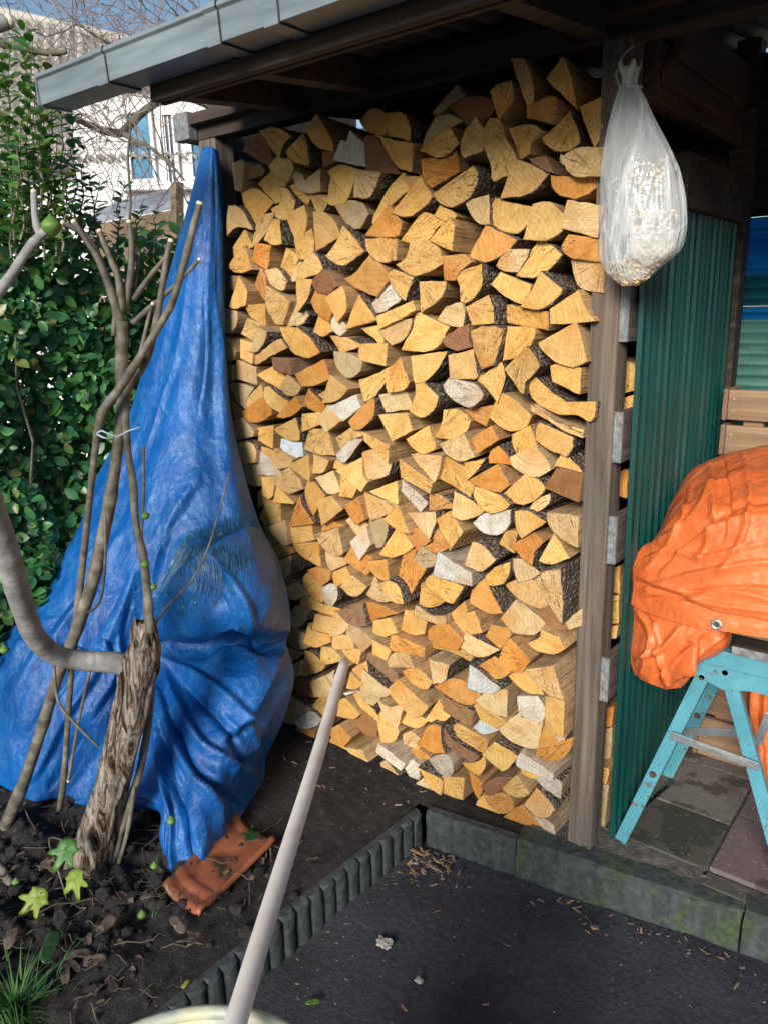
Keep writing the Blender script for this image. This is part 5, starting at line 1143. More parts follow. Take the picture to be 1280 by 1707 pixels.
OFOLDS = [(float(a_)/1000, float(w_)/1282, np.array(spline(p_, 24))) for a_, w_, p_ in (
 (9, 12, [(0.347,-0.378),(0.402,-0.357),(0.459,-0.35),(0.533,-0.341)]), (-8, 10, [(0.35,-0.391),(0.42,-0.38),(0.537,-0.381)]), (10, 13, [(0.366,-0.305),(0.397,-0.287),(0.427,-0.256),(0.451,-0.212)]), (9, 11, [(0.373,-0.352),(0.415,-0.306),(0.469,-0.28),(0.526,-0.277)]), (-8, 9, [(0.376,-0.335),(0.422,-0.291),(0.472,-0.261),(0.524,-0.257)]),
 (9, 10, [(0.382,-0.282),(0.418,-0.252),(0.46,-0.224),(0.495,-0.217)]), (7, 8, [(0.355,-0.329),(0.391,-0.318),(0.441,-0.33),(0.529,-0.311)]), (9, 9, [(0.344,-0.356),(0.387,-0.37),(0.464,-0.403),(0.54,-0.414)]), (-8, 8, [(0.35,-0.365),(0.396,-0.384),(0.465,-0.417),(0.542,-0.432)]), (7, 8, [(0.405,-0.394),(0.462,-0.381),(0.538,-0.398)]),
 (8, 9, [(0.43,-0.192),(0.443,-0.24),(0.443,-0.293),(0.429,-0.332)]), (-7, 8, [(0.449,-0.193),(0.462,-0.249),(0.46,-0.307)]), (8, 9, [(0.477,-0.19),(0.491,-0.249),(0.487,-0.31),(0.46,-0.359)]), (7, 7, [(0.409,-0.231),(0.404,-0.272),(0.383,-0.314),(0.352,-0.348)]),
 (12, 9, [(0.347,-0.405),(0.373,-0.446),(0.366,-0.503)]), (12, 9, [(0.374,-0.423),(0.386,-0.464),(0.404,-0.522)]), (-10, 8, [(0.361,-0.418),(0.382,-0.455),(0.386,-0.51)]), (12, 9, [(0.412,-0.43),(0.393,-0.464),(0.353,-0.48)]), (11, 8, [(0.426,-0.447),(0.435,-0.464),(0.406,-0.522)]), (11, 9, [(0.44,-0.438),(0.428,-0.474),(0.421,-0.519)]), (-10, 7, [(0.451,-0.448),(0.419,-0.465),(0.388,-0.506)]), (10, 8, [(0.472,-0.446),(0.44,-0.47),(0.421,-0.493)]),
 (10, 9, [(0.526,-0.505),(0.525,-0.561),(0.545,-0.63),(0.544,-0.684)]), (10, 9, [(0.543,-0.505),(0.545,-0.581),(0.564,-0.68)]))]
GO = cloth('main_sheet', OT, 150, 230, .030, 2.0)
cloth('folded_flap', OF, 90, 110, .030, 9.0); cloth('hanging_end', OH, 60, 50, .03, 5.0)
# welded hem band and eyelet
hem = np.array(GO[-1]); hemu = np.array(GO[-14])
m = MB().grid([[tuple(p+np.array((.001, -.004, 0))) for p in (hem*(1-f)+hemu*f)] for f in (-.04, .1, .5, .9, 1.0)]); m.build('hem_band', M['orange_tarp'], ot, smooth=True)
ec = Vector((-0.466,1.885,0.842)); m = MB(); R1 = []
for k in range(25):
    a = 2*math.pi*k/24; R1.append(ec+Vector((math.cos(a)*.0105, -.003, math.sin(a)*.0105)))
m.tube(R1, .0038, 8, cap=False).build('eyelet', M['brass'], ot, smooth=True)
m = MB(); m.add([ec+Vector((math.cos(2*math.pi*k/16)*.008, -.0032, math.sin(2*math.pi*k/16)*.008)) for k in range(16)], [tuple(range(16))]); m.build('eyelet_hole', M['dark_steel'], ot)
MB().box((-.60, 2.06, .755), (.55, 2.50, .98)).build('covered_bundle', M['crate'], tag(bpy.data.objects.new('covered_box', None), 'box lying hidden under the orange tarpaulin on the bench', 'box') if False else None).name = 'storage_box'
bx = bpy.data.objects['storage_box']; tag(bx, 'wooden box lying hidden under the orange tarpaulin on the workbench', 'box')

# ------------------------------------------------------------------ workbench
wb = thing('folding_workbench', 'worn turquoise folding workbench standing on the paving under the tarp', 'workbench', (-.45, 2.2, 0))
def leg(p0, p1, w, name='leg', mat='bench', y=0, parent=wb):
    """folded steel channel: web in front, two flanges behind"""
    p0 = Vector(p0); p1 = Vector(p1); d = (p1-p0); L = d.length; d.normalize(); n = Vector((0, -1, 0)); s = d.cross(n).normalized()
    M4 = Matrix(((d.x, s.x, -n.x, p0.x), (d.y, s.y, -n.y, p0.y), (d.z, s.z, -n.z, p0.z), (0, 0, 0, 1)))
    b = MB(); b.box((0, -w/2, 0), (L, w/2, .003), 0, M4); b.box((0, -w/2, .003), (L, -w/2+.003, .024), 0, M4); b.box((0, w/2-.003, .003), (L, w/2, .024), 0, M4)
    return b.build(name, M[mat], parent, bevel=.0015)
def bolt(p, r=.010):
    b = MB().tube([Vector(p), Vector(p)+Vector((0, -.006, 0))], [r, r*.8], 12); return b.build('bolt', M['rust'], wb)
for dy in (0, .42):
    y = 2.03+dy
    a0, a1, b0, b1 = Vector((-.724, y, .012)), Vector((-.522, y, .640)), Vector((-.472, y, .668)), Vector((-.305, y, .19))
    leg(a0, a1, .036)
    leg(b0, b1, .036)
    fb = leg(b1+Vector((0, .010, .02)), b1+(b1-b0).normalized()*.19+Vector((0, .010, 0)), .036, 'foot', 'dark_steel')
    fb2 = leg(a0+Vector((0, .012, .05)), a0+Vector((.03, .36, .012)), .034, 'foot_rail', 'dark_steel') if dy == 0 else None
    for p in (a1-Vector((.004, .004, .015)), b0-Vector((-.004, .004, .012)), a0+(a1-a0)*.43-Vector((0, .008, 0)), b1-Vector((.003, .008, -.03))): bolt(p)
for y0_, s0, s1 in ((2.018, a0, b1),):
    p0 = Vector((-0.591,2.012,0.431)); p1 = Vector((-0.361,2.012,0.418)); MB().bar(p0, p1, .004, .024).build('brace', M['steel'], wb, bevel=.001)
    pm = p0.lerp(p1, .3); pn = p0.lerp(p1, .88); MB().bar(pm-Vector((0, .004, -.001)), pn-Vector((0, .004, -.001)), .002, .009).build('brace_slot', M['brass'], wb)
    MB().bar((-0.626,2.25,0.319), (-0.439,2.25,0.378), .004, .026).build('brace', M['steel'], wb, bevel=.001)
    MB().bar((-0.395,2.15,0.407), (-0.374,2.15,0.508), .004, .022).build('brace', M['steel'], wb, bevel=.001)
q = MB(); q.box((-.548, 2.018, .668), (.28, 2.070, .715)); q.build('top_rail', M['bench'], wb, bevel=.003)
q = MB(); q.add([(-.545, 2.024, .668), (.28, 2.024, .668), (.28, 2.024, .640), (-.40, 2.024, .622), (-.47, 2.024, .606), (-.49, 2.024, .612), (-.545, 2.024, .630)], [(0, 1, 2, 3, 4, 5, 6)])
o = q.build('hinge_plate', M['bench'], wb); so = o.modifiers.new('thickness', 'SOLIDIFY'); so.thickness = .004
q = MB(); q.box((-.548, 2.44, .668), (.28, 2.49, .715)); q.build('top_rail', M['bench'], wb, bevel=.003)
MB().box((-.452, 2.0, .722), (.30, 2.11, .748)).build('jaw_board', M['fascia'], wb, bevel=.002)
MB().box((-.4515, 1.996, .724), (.30, 1.999, .746)).build('jaw_edge', M['endgrain'], wb)
MB().box((-.53, 2.20, .722), (.30, 2.44, .748)).build('jaw_board', M['fascia'], wb, bevel=.002)

# ------------------------------------------------------------------ slatted crate behind the bench
cr_t = thing('wooden_crate', 'tall slatted crate of brown planks against the pale back sheets', 'crate', (-.45, 2.75, 0))
z = .015; hts = [.155, .16, .165, .16, .165, .16, .165, .112, .112]
x0 = -.70; zz = .012; n = 0
pls = [(.012, .165), (.18, .335), (.35, .50), (.515, .66), (.675, .82), (.835, .98), (.995, 1.105), (1.125, 1.222), (1.240, 1.338)]
for i, (a, b_) in enumerate(pls):
    MB().box((x0+.012, 2.665, a), (.45, 2.687, b_)).build('plank', M['crate'], cr_t, origin=(-.1, 2.67, (a+b_)/2), bevel=.004)
    MB().box((x0-.004, 2.660, a-.002), (x0+.0115, 2.82, b_+.002)).build('plank', M['crate_y'], cr_t, origin=(x0, 2.75, (a+b_)/2), bevel=.004)
    for zc in (a+.03, b_-.03):
        MB().tube([(x0+.03, 2.6655, zc), (x0+.03, 2.6625, zc)], .0035, 8).build('nail', M['brass'], cr_t)
MB().box((-.64, 2.688, .01), (-.58, 2.73, 1.33)).build('corner_batten', M['crate'], cr_t)
MB().box((-.42, 2.688, .01), (-.36, 2.73, 1.36)).build('corner_batten', M['crate'], cr_t)

# ------------------------------------------------------------------ pole and tub
pole = MB(); a, b_ = Vector((-.50, .34, .866)), Vector((-1.18, 1.307, .762)); P = [a.lerp(b_, i/20)+Vector((0, 0, .003*math.sin(i*.4))) for i in range(21)]
P.append(b_+(b_-a).normalized()*.003)
o = pole.tube(P, [.0128]*20+[.0124, .0095], 18).build('broom_handle', M['pole'], smooth=True)
tag(o, 'long pale round wooden handle leaning across the yellow tub rim', 'handle')
tub = thing('yellow_tub', 'dirty yellow plastic tub under the wooden handle, only its rim in view', 'tub', (-.50, .30, -.12))
cx, cy, cz = Vector((-0.616,0.429,0.821)); 
cc = Vector((cx, cy, 0))-Vector((-.62462, .78093, 0))*.17
m = MB(); rows = []
for r, z in ((.155, -.12), (.165, .2), (.172, cz-.03), (.176, cz-.004), (.172, cz), (.164, cz-.003), (.160, cz-.02), (.148, -.08)):
    rows.append([(cc.x+r*math.cos(2*math.pi*k/56), cc.y+r*math.sin(2*math.pi*k/56), z) for k in range(56)])
m.grid(rows, closed=True); m.f.append(tuple(range(7*56, 8*56))); m.mi.append(0)
m.build('tub_body', M['tub'], tub, smooth=True)
m = MB(); R1 = [(cc.x+.170*math.cos(2*math.pi*k/56), cc.y+.170*math.sin(2*math.pi*k/56), cz) for k in range(57)]
m.tube(R1, .008, 8, cap=False).build('rim', M['tub'], tub, smooth=True)

# ------------------------------------------------------------------ orange roof tile on the soil
tl = thing('roof_tile', 'broken orange clay roof tile lying flat beside the blue tarpaulin', 'roof tile', (-1.62, 1.22, .02))
pa_, pb_, pc_, pd_ = (Vector(v) for v in ((-1.67,1.041,0.012), (-1.512,1.045,0.004), (-1.563,1.386,0.01), (-1.763,1.39,0.01)))
rows = []
for i in range(25):
    t = i/24; row = []
    for j in range(29):
        u = j/28; p = (pa_.lerp(pb_, u)).lerp(pd_.lerp(pc_, u), t)
        h = .012+.016*math.exp(-((u-.93)/.05)**2)+.020*math.exp(-((u-.06)/.10)**2)-.008*math.sin(math.pi*u)
        h += .012*math.exp(-((t-.06)/.035)**2)+.010*math.exp(-((t-.20)/.03)**2)*(u < .8)+.010*math.exp(-((t-.97)/.02)**2)
        row.append((p.x, p.y, p.z+h))
    rows.append(row)
o = MB().grid(rows).build('tile_body', M['clay'], tl, smooth=True); so = o.modifiers.new('thickness', 'SOLIDIFY'); so.thickness = .012; so.offset = -1

# ------------------------------------------------------------------ leaves
def lobed(kind, size, curl, seed):
    """flat outline with midrib, bent: fig (lobed) or plain"""
    rng = random.Random(seed); N = 40; pts = []
    for i in range(N):
        a = 2*math.pi*i/N
        if kind == 'fig': r = max([.46]+[L_*math.exp(-((((a-math.pi/2-c_+math.pi) % (2*math.pi))-math.pi)/w_)**2) for c_, L_, w_ in ((0, 1, .40), (.95, .86, .37), (-.95, .82, .37), (1.95, .60, .42), (-1.95, .56, .42))])
        else: r = .55+.45*abs(math.sin(a))**1.3
        x = r*math.cos(a)*(.95 if kind == 'fig' else .62); y = r*math.sin(a)
        pts.append((x, y))
    vs_ = []
    for s in (0, .35, .7, 1.0):
        for x, y in pts:
            X, Y = x*s*size, y*s*size
            vs_.append((X, Y, curl*size*((x*s)**2*.8-(y*s)**2*.5)+.10*size*noise.noise((x*s*3+seed, y*s*3, 0))*s))
    fs = [(i+r*N, (i+1) % N+r*N, (i+1) % N+(r+1)*N, i+(r+1)*N) for r in range(3) for i in range(N)]
    return vs_, fs
def place_leaf(name, label, kind, pos, rot, size, mat, curl=.3, seed=1, group=None, cat='leaf', parent=None, nrm=None):
    vs_, fs = lobed(kind, size, curl, seed); from mathutils import Euler
    e = Euler(rot).to_matrix() if nrm is None else Vector(nrm).to_track_quat('Z', 'Y').to_matrix() @ Euler(rot).to_matrix(); p = Vector(pos)
    m = MB().add([p+e @ Vector(v) for v in vs_], fs); o = m.build(name, M[mat], parent, smooth=True, origin=pos)
    q = o.modifiers.new('thickness', 'SOLIDIFY'); q.thickness = .0012
    if label: tag(o, label, cat, group)
    return o
def leaf_shape(w, l, fold, droop):
    vs_ = [(0, 0, 0)]; 
    sec = ((.22, .72), (.5, 1.0), (.78, .66))
    for t, k in sec:
        z = -droop*t*t*l
        vs_ += [(-w*k, t*l, z+fold*w*k), (0, t*l, z), (w*k, t*l, z+fold*w*k)]
    vs_.append((0, l, -droop*l))
    fs = [(0, 2, 1), (0, 3, 2), (1, 2, 5, 4), (2, 3, 6, 5), (4, 5, 8, 7), (5, 6, 9, 8), (7, 8, 10), (8, 9, 10)]
    return np.array(vs_), fs
LV = [leaf_shape(.016, .052, .25, .12), leaf_shape(.014, .042, .35, .2), leaf_shape(.018, .056, .15, .05), leaf_shape(.010, .036, .3, .1)]
def leaf_frames(rng, face, up=.55):
    d = Vector((face[0]+rng.gauss(0, .75), face[1]+rng.gauss(0, .75), face[2]+rng.gauss(0, .6))).normalized()   # leaf normal
    t = Vector((rng.gauss(0, 1), rng.gauss(0, 1), rng.gauss(.3, .8))); t = (t-d*t.dot(d)).normalized()
    return Matrix((t.cross(d), t, d)).transposed()
def joined_leaves(name, items, mat, parent):
    vs_ = []; fs = []; lv = []
    for (pos, Mx, k, s, r) in items:
        V0, F0 = LV[k]; A = np.array(Mx) ; o = len(vs_)
        W_ = (V0*s) @ A.T+np.array(pos)
        vs_.extend(map(tuple, W_)); fs.extend([tuple(i+o for i in f) for f in F0]); lv.extend([r]*len(W_))
    me = bpy.data.meshes.new(name); me.from_pydata(vs_, [], fs); me.materials.append(mat)
    me.attributes.new('lv', 'FLOAT', 'POINT').data.foreach_set('value', lv); me.polygons.foreach_set('use_smooth', [True]*len(fs)); me.update()
    ob = bpy.data.objects.new(name, me); COL.objects.link(ob); put(ob, parent); return stuff(ob)

# ------------------------------------------------------------------ hedge
hedge = thing('hedge', 'dense glossy green privet hedge behind the blue tarpaulin', 'hedge', (-3.1, 1.6, 0))
rng = random.Random(21); cand = []
camp = Vector((0, 0, 1.6)); nax = Vector((-.62462, .78093, 0)); rax = Vector((.78093, .62462, 0))
def face_x(y, z): return -2.72-.10*fbm((y*2.2, z*2.2, 3), 3)+.10*abs(noise.noise((y*5, z*5, 1)))
def top_z(y): return 2.10-.22*max(0, min(1, (y-1.45)/.35))+.14*noise.noise((y*2, 0, 5))
while len(cand) < 40000:
    y = rng.uniform(.9, 3.6); z = rng.uniform(.02, 2.25)
    if z > top_z(y)+rng.uniform(-.30, .10): continue
    depth = abs(rng.gauss(0, .13)) if rng.random() < .72 else rng.uniform(0, .75)
    x = face_x(y, z)-depth
    if noise.noise((y*4.5, z*4.5, 8))+.42 < rng.random()*.35 and depth < .06: continue
    k = rng.choice((0, 0, 1, 1, 2, 3)); s = rng.uniform(.62, 1.32)
    cand.append(((x, y, z), leaf_frames(rng, (.75, -.35, .45)), k, s, rng.random()*.9, depth))
# the 300 that show largest: outermost and nearest in the camera's view
def vis(c):
    p = Vector(c[0])-camp; d = p.dot(nax); px = 640+1282*(p.dot(rax))/max(d, .1)
    return -1 if (px < 0 or px > 330 or c[0][2] < .45) else c[3]*LV[c[2]][0][:, 1].max()/d - c[5]*.3
cand.sort(key=vis, reverse=True)
lm = {}
for k in range(4):
    me = bpy.data.meshes.new('leaf'); V0, F0 = LV[k]; me.from_pydata([tuple(v) for v in V0], [], F0); me.materials.append(M['leaf']); me.polygons.foreach_set('use_smooth', [True]*len(F0)); lm[k] = me
for (pos, Mx, k, s, r, dp) in cand[:300]:
    o = bpy.data.objects.new('leaf', lm[k]); COL.objects.link(o); o.matrix_basis = Matrix.Translation(pos) @ Mx.to_4x4() @ Matrix.Scale(s, 4); put(o, hedge)
joined_leaves('foliage', [c[:5] for c in cand[300:]], M['leaf'], hedge)
m = MB()
for q in range(110):
    y = rng.uniform(.8, 3.2); x = -3.0+rng.uniform(-.25, .12); z = 0; P = []
    for s in range(9): P.append((x, y, z)); x += rng.uniform(-.05, .06); y += rng.uniform(-.05, .05); z += rng.uniform(.15, .24)
    m.tube(P, [.009*(1-.08*s) for s in range(9)], 5)
stuff(m.build('branches', M['fig_stem'], hedge))
# tall shoots with paired leaves over the hedge
sh = []; m = MB()
for (bx_, by_, tx_, ty_, d) in ((60,420,38,40,2.75), (30,440,12,75,2.8), (95,430,62,92,2.7), (10,430,-8,120,2.9), (75,440,66,180,2.7), (130,430,120,190,2.9), (50,430,28,200,2.75), (150,420,170,300,2.95), (100,440,88,230,2.8), (20,430,18,215,2.7), (195,430,205,300,3.0), (118,420,112,260,2.75), (45,400,52,60,2.72), (80,400,84,110,2.8), (5,400,20,50,2.8), (110,400,100,150,2.85), (64,400,58,130,2.9), (25,400,40,140,2.66), (140,420,140,230,2.9), (92,400,74,150,2.7), (165,420,150,290,2.9), (-5,400,4,90,2.75), (35,400,30,230,2.65), (68,400,70,240,2.65), (105,420,108,300,2.65), (225,430,235,330,3.05), (260,440,262,340,3.1)):
    o = camp; P = []
    def at(px, py, dd): 
        v = cam.matrix_world.to_3x3() @ Vector(((px-640)/1282, -(py-853.5)/1282, -1)); return camp+v*(dd/v.dot(nax))
    A0 = at(bx_, by_, d); B0 = at(tx_, ty_, d+rng.uniform(-.05, .05))
    for s in range(9): P.append(A0.lerp(B0, s/8)+Vector((rng.uniform(-.012, .012), rng.uniform(-.012, .012), 0))*min(1, s))
    m.tube(P, [.0042*(1-.09*s) for s in range(9)], 5)
    n = int((B0-A0).length/.019)
    for q in range(n):
        t = q/n; p = A0.lerp(B0, t)
        for sd_ in (-1, 1):
            if rng.random() < .2: continue
            a = q*1.6+rng.uniform(-.4, .4); out = Vector((math.cos(a)*sd_, math.sin(a)*sd_, rng.uniform(.15, .8))).normalized(); nn = (Vector((0, 0, 1))-out*out.z+Vector((.5, -.5, 0))*rng.random()).normalized(); nn = (nn-out*nn.dot(out)).normalized()
            sh.append((tuple(p), Matrix((out.cross(nn), out, nn)).transposed(), rng.choice((1, 3, 0, 0)), rng.uniform(.75, 1.25), rng.random()*.9))
joined_leaves('shoot_leaves', sh, M['shoot_leaf'], hedge); stuff(m.build('shoots', M['fig_stem'], hedge))

# ------------------------------------------------------------------ fig tree
fig = thing('fig_tree', 'pruned fig tree with a hollow rotting trunk before the blue tarpaulin', 'tree', (-1.95, 1.0, 0))
P = [(-1.972,0.984,-0.045,0.073),(-1.948,1.003,0.065,0.062),(-1.922,1.023,0.158,0.055),(-1.881,1.044,0.276,0.05),(-1.839,1.065,0.4,0.048),(-1.812,1.086,0.514,0.051),(-1.791,1.103,0.606,0.051),(-1.772,1.118,0.679,0.051),(-1.763,1.126,0.733,0.039),(-1.761,1.134,0.781,0.025)]
Ps = spline(P, 46); m = MB(); rows = []
for i, p in enumerate(Ps):
    ring = []; t = i/45
    for k in range(40):
        a = 2*math.pi*k/40; r = p[3]*(1+.18*fbm((math.cos(a)*1.6, math.sin(a)*1.6, i*.11), 3)-.26*abs(noise.noise((math.cos(a)*4.2, math.sin(a)*4.2, i*.06)))-.12*abs(noise.noise((math.cos(a)*9, math.sin(a)*9, i*.13)))+.10)
        g = math.exp(-((math.cos(a-4.9)-1)/.22)**2)*(.5+.5*math.sin(i*.24+1)); r *= 1-.30*g          # hollow down the front
        ring.append((p[0]+r*math.cos(a), p[1]+r*math.sin(a), p[2]+(.045*noise.noise((math.cos(a)*2.5, math.sin(a)*2.5, 9)) if i > 40 else 0)))
    rows.append(ring)
m.grid(rows, closed=True); m.f.append(tuple(range(45*40, 46*40))); m.mi.append(0)
m.build('trunk', M['old_trunk'], fig, smooth=True)
def stem(name, pts, n=26, sides=10, mat='fig_stem', jit=.10, tip=True, knots=True):
    Q = spline(pts, n); Q[:, 3] *= .80; rad = []
    for i in range(n):
        r = Q[i][3]
        if knots and i % 5 == 3: r *= 1.13
        if name == 'limb' and (i % 11 == 4 or i % 17 == 9): r *= 1.022
        rad.append(r)
    b = MB(); b.tube([tuple(q[:3]) for q in Q], rad, sides, jit, seed=len(bpy.data.objects) % 97, capmi=1 if tip else None)
    if tip and name != 'twig':
        e_ = Vector(Q[-1][:3]); dr = (e_-Vector(Q[-2][:3])).normalized(); b.tube([e_-dr*.001, e_+dr*.005, e_+dr*.0075], [rad[-1]*1.0, rad[-1]*1.0, rad[-1]*.8], sides, mi=1)
    return b.build(name, [M[mat], M['cut']], fig, smooth=True)
stem('limb', [(-1.54,0.587,1.621,0.029),(-1.559,0.648,1.466,0.032),(-1.611,0.696,1.288,0.036),(-1.652,0.728,1.188,0.036),(-1.7,0.766,1.085,0.035),(-1.781,0.817,0.95,0.034),(-1.853,0.874,0.814,0.034),(-1.889,0.947,0.723,0.034),(-1.866,1.018,0.688,0.035),(-1.835,1.062,0.676,0.037),(-1.797,1.124,0.648,0.039)], 96, 16, 'fig_bark', tip=False, knots=False)
stem('stem', [(-2.38,0.914,-0.046,0.026),(-2.245,0.957,0.194,0.023),(-2.126,0.988,0.422,0.021),(-2.055,1.019,0.591,0.021),(-2.009,1.044,0.688,0.021),(-1.96,1.07,0.798,0.022),(-1.909,1.098,0.937,0.022),(-1.858,1.126,1.111,0.021),(-1.831,1.148,1.246,0.019),(-1.8,1.16,1.375,0.019),(-1.791,1.167,1.499,0.021),(-1.782,1.174,1.597,0.019)], 44, 12, tip=False)
stem('stem', [(-2.158,1.014,0.094,0.012),(-2.124,1.029,0.229,0.012),(-2.05,1.049,0.551,0.011),(-2.015,1.065,0.709,0.013),(-1.977,1.069,0.828,0.013),(-1.879,1.084,1.137,0.011),(-1.84,1.089,1.255,0.011),(-1.797,1.098,1.367,0.015),(-1.749,1.124,1.429,0.014),(-1.693,1.169,1.523,0.012),(-1.633,1.217,1.63,0.011),(-1.592,1.236,1.728,0.011),(-1.565,1.245,1.795,0.011),(-1.546,1.26,1.86,0.009)], 44)
stem('stem', [(-1.739,1.132,0.764,0.017),(-1.753,1.146,0.848,0.016),(-1.762,1.152,0.964,0.014),(-1.788,1.157,1.067,0.013),(-1.785,1.159,1.184,0.013),(-1.788,1.156,1.278,0.011),(-1.778,1.165,1.42,0.014),(-1.724,1.195,1.499,0.013),(-1.687,1.212,1.599,0.011),(-1.656,1.236,1.748,0.009),(-1.647,1.244,1.783,0.009)], 36)
for pts in ([(-1.782,1.174,1.589,0.014),(-1.79,1.155,1.675,0.013),(-1.797,1.136,1.747,0.011),(-1.812,1.112,1.799,0.009),(-1.826,1.1,1.832,0.009)], [(-1.787,1.17,1.56,0.011),(-1.788,1.156,1.666,0.011),(-1.808,1.127,1.789,0.009),(-1.847,1.084,1.831,0.008)], [(-1.779,1.177,1.619,0.013),(-1.781,1.175,1.704,0.011),(-1.792,1.166,1.75,0.01),(-1.807,1.154,1.812,0.008)],
            [(-1.784,1.185,1.619,0.013),(-1.772,1.208,1.715,0.011),(-1.765,1.214,1.787,0.01),(-1.766,1.213,1.834,0.008)], [(-1.773,1.207,1.648,0.01),(-1.737,1.248,1.714,0.008),(-1.707,1.273,1.753,0.006)], [(-1.781,1.201,1.589,0.01),(-1.73,1.254,1.647,0.008),(-1.685,1.29,1.693,0.006),(-1.644,1.323,1.742,0.006)], [(-1.725,1.168,1.482,0.008),(-1.698,1.19,1.588,0.006),(-1.684,1.201,1.634,0.006)], [(-1.793,1.153,1.56,0.009),(-1.787,1.17,1.649,0.008),(-1.781,1.187,1.693,0.006)], [(-1.776,1.217,1.678,0.006),(-1.774,1.232,1.737,0.005),(-1.771,1.234,1.759,0.005)]):
    stem('branch', pts, 16, 8)
stem('branch', [(-1.654,0.598,1.489,0.015),(-1.645,0.694,1.564,0.015),(-1.637,0.765,1.627,0.014),(-1.652,0.83,1.687,0.013),(-1.652,0.881,1.749,0.012),(-1.639,0.905,1.776,0.012)], 16, 10, 'fig_bark', tip=False)
stem('branch', [(-1.639,0.905,1.776,0.012),(-1.626,0.915,1.789,0.011),(-1.615,0.924,1.799,0.009)], 10, 8, 'fig_bark'); stem('branch', [(-1.639,0.905,1.776,0.011),(-1.653,0.906,1.811,0.01),(-1.65,0.908,1.862,0.008)], 10, 8, 'fig_bark')
stem('branch', [(-1.311,0.68,2.043,0.014),(-1.295,0.706,2.056,0.013)], 6, 10, 'fig_bark', knots=False)
for pts in ([(-1.789,1.156,0.734,0.006),(-1.789,1.232,0.8,0.005),(-1.783,1.314,0.85,0.004),(-1.757,1.361,0.935,0.004),(-1.736,1.403,1.056,0.003),(-1.721,1.44,1.165,0.003)], [(-1.833,1.095,1.091,0.005),(-1.834,1.082,0.976,0.005),(-1.854,1.065,0.856,0.005),(-1.896,1.045,0.814,0.005)], [(-1.738,1.171,1.276,0.005),(-1.757,1.168,1.136,0.005),(-1.78,1.163,1.016,0.004)], [(-1.982,0.975,0.676,0.006),(-1.975,0.969,0.551,0.006),(-1.93,0.992,0.479,0.006),(-1.879,1.019,0.417,0.005)]):
    stem('twig', pts, 18, 6, knots=False)
for pts in ([(-1.787,1.158,0.66,0.014),(-1.806,1.142,0.471,0.014),(-1.833,1.108,0.301,0.014),(-1.887,1.052,0.084,0.012),(-1.909,1.008,-0.09,0.012)], [(-1.835,1.119,0.314,0.011),(-1.884,1.067,0.139,0.011),(-1.92,1.013,-0.076,0.011)], [(-1.954,1.062,0.613,0.006),(-2.022,1.046,0.443,0.006),(-2.066,1.011,0.24,0.006)], [(-2.162,0.806,0.026,0.019),(-2.035,0.805,-0.025,0.018),(-1.902,0.809,-0.089,0.017)], [(-1.837,1.092,0.268,0.008),(-1.844,1.047,0.107,0.008),(-1.888,0.987,-0.085,0.006)]):
    stem('stem', pts, 22, 8)
m = MB(); m.tube([(-1.784,1.07,1.322), (-1.761,1.07,1.33), (-1.75,1.085,1.319), (-1.745,1.101,1.311), (-1.721,1.121,1.326), (-1.706,1.145,1.333)], .0024, 6); m.tube([(-1.785,1.07,1.319), (-1.76,1.07,1.313), (-1.755,1.093,1.304)], .0024, 6)
tag(m.build('plastic_tie', M['tie'], smooth=True), 'pale plastic tie binding two fig stems together', 'plant tie')
def figfruit(pos, r, where, parent=None):
    rows = []
    for i in range(13):
        t = i/12; rr = r*math.sin(math.pi*min(1, t*1.04))**.8*(1 if t < .55 else 1-.45*(t-.55)/.45); rows.append([(pos[0]+rr*math.cos(2*math.pi*k/16)*(1+.04*math.sin(8*2*math.pi*k/16)), pos[1]+rr*math.sin(2*math.pi*k/16), pos[2]+r*(-1.0+2.3*t)) for k in range(16)])
    return tag(MB().grid(rows, closed=True).build('fig', M['fig'], smooth=True, origin=pos), where, 'fig', 'unripe figs')
figfruit((-1.6,0.91,1.791), .021, 'large unripe green fig on the cut branch before the hedge')
figfruit((-1.731,1.151,1.094), .0115, 'small green fig on the stem above the torn blue tarp')
figfruit((-1.734,1.136,0.962), .0125, 'round green fig sitting on the bare stem above the rotten trunk')
figfruit((-1.747,1.163,0.887), .011, 'green fig tucked behind the stem just above the rotten trunk')
figfruit((-2.295,0.981,0.621), .015, 'green fig against the blue tarp at the picture edge')
figfruit((-1.673,1.095,0.219), .013, 'fallen green fig resting in the lower blue tarp fold')
figfruit((-1.871,0.745,-0.007), .016, 'fallen green fig lying beside the slanting grey stem')
figfruit((-1.783,0.79,-0.001), .015, 'fallen green fig lying below the yellow-green leaf')
figfruit((-2.037,0.803,0.027), .012, 'fallen green fig behind the slanting stem at the picture edge')
figfruit((-1.633,0.679,-0.058), .015, 'fallen green fig beside the grass tuft')
figfruit((-1.748,1.073,0.047), .012, 'dark green fig on the soil under the tarp fold')
figfruit((-1.669,0.97,-0.008), .014, 'half-buried green fig near the brown dry leaf')
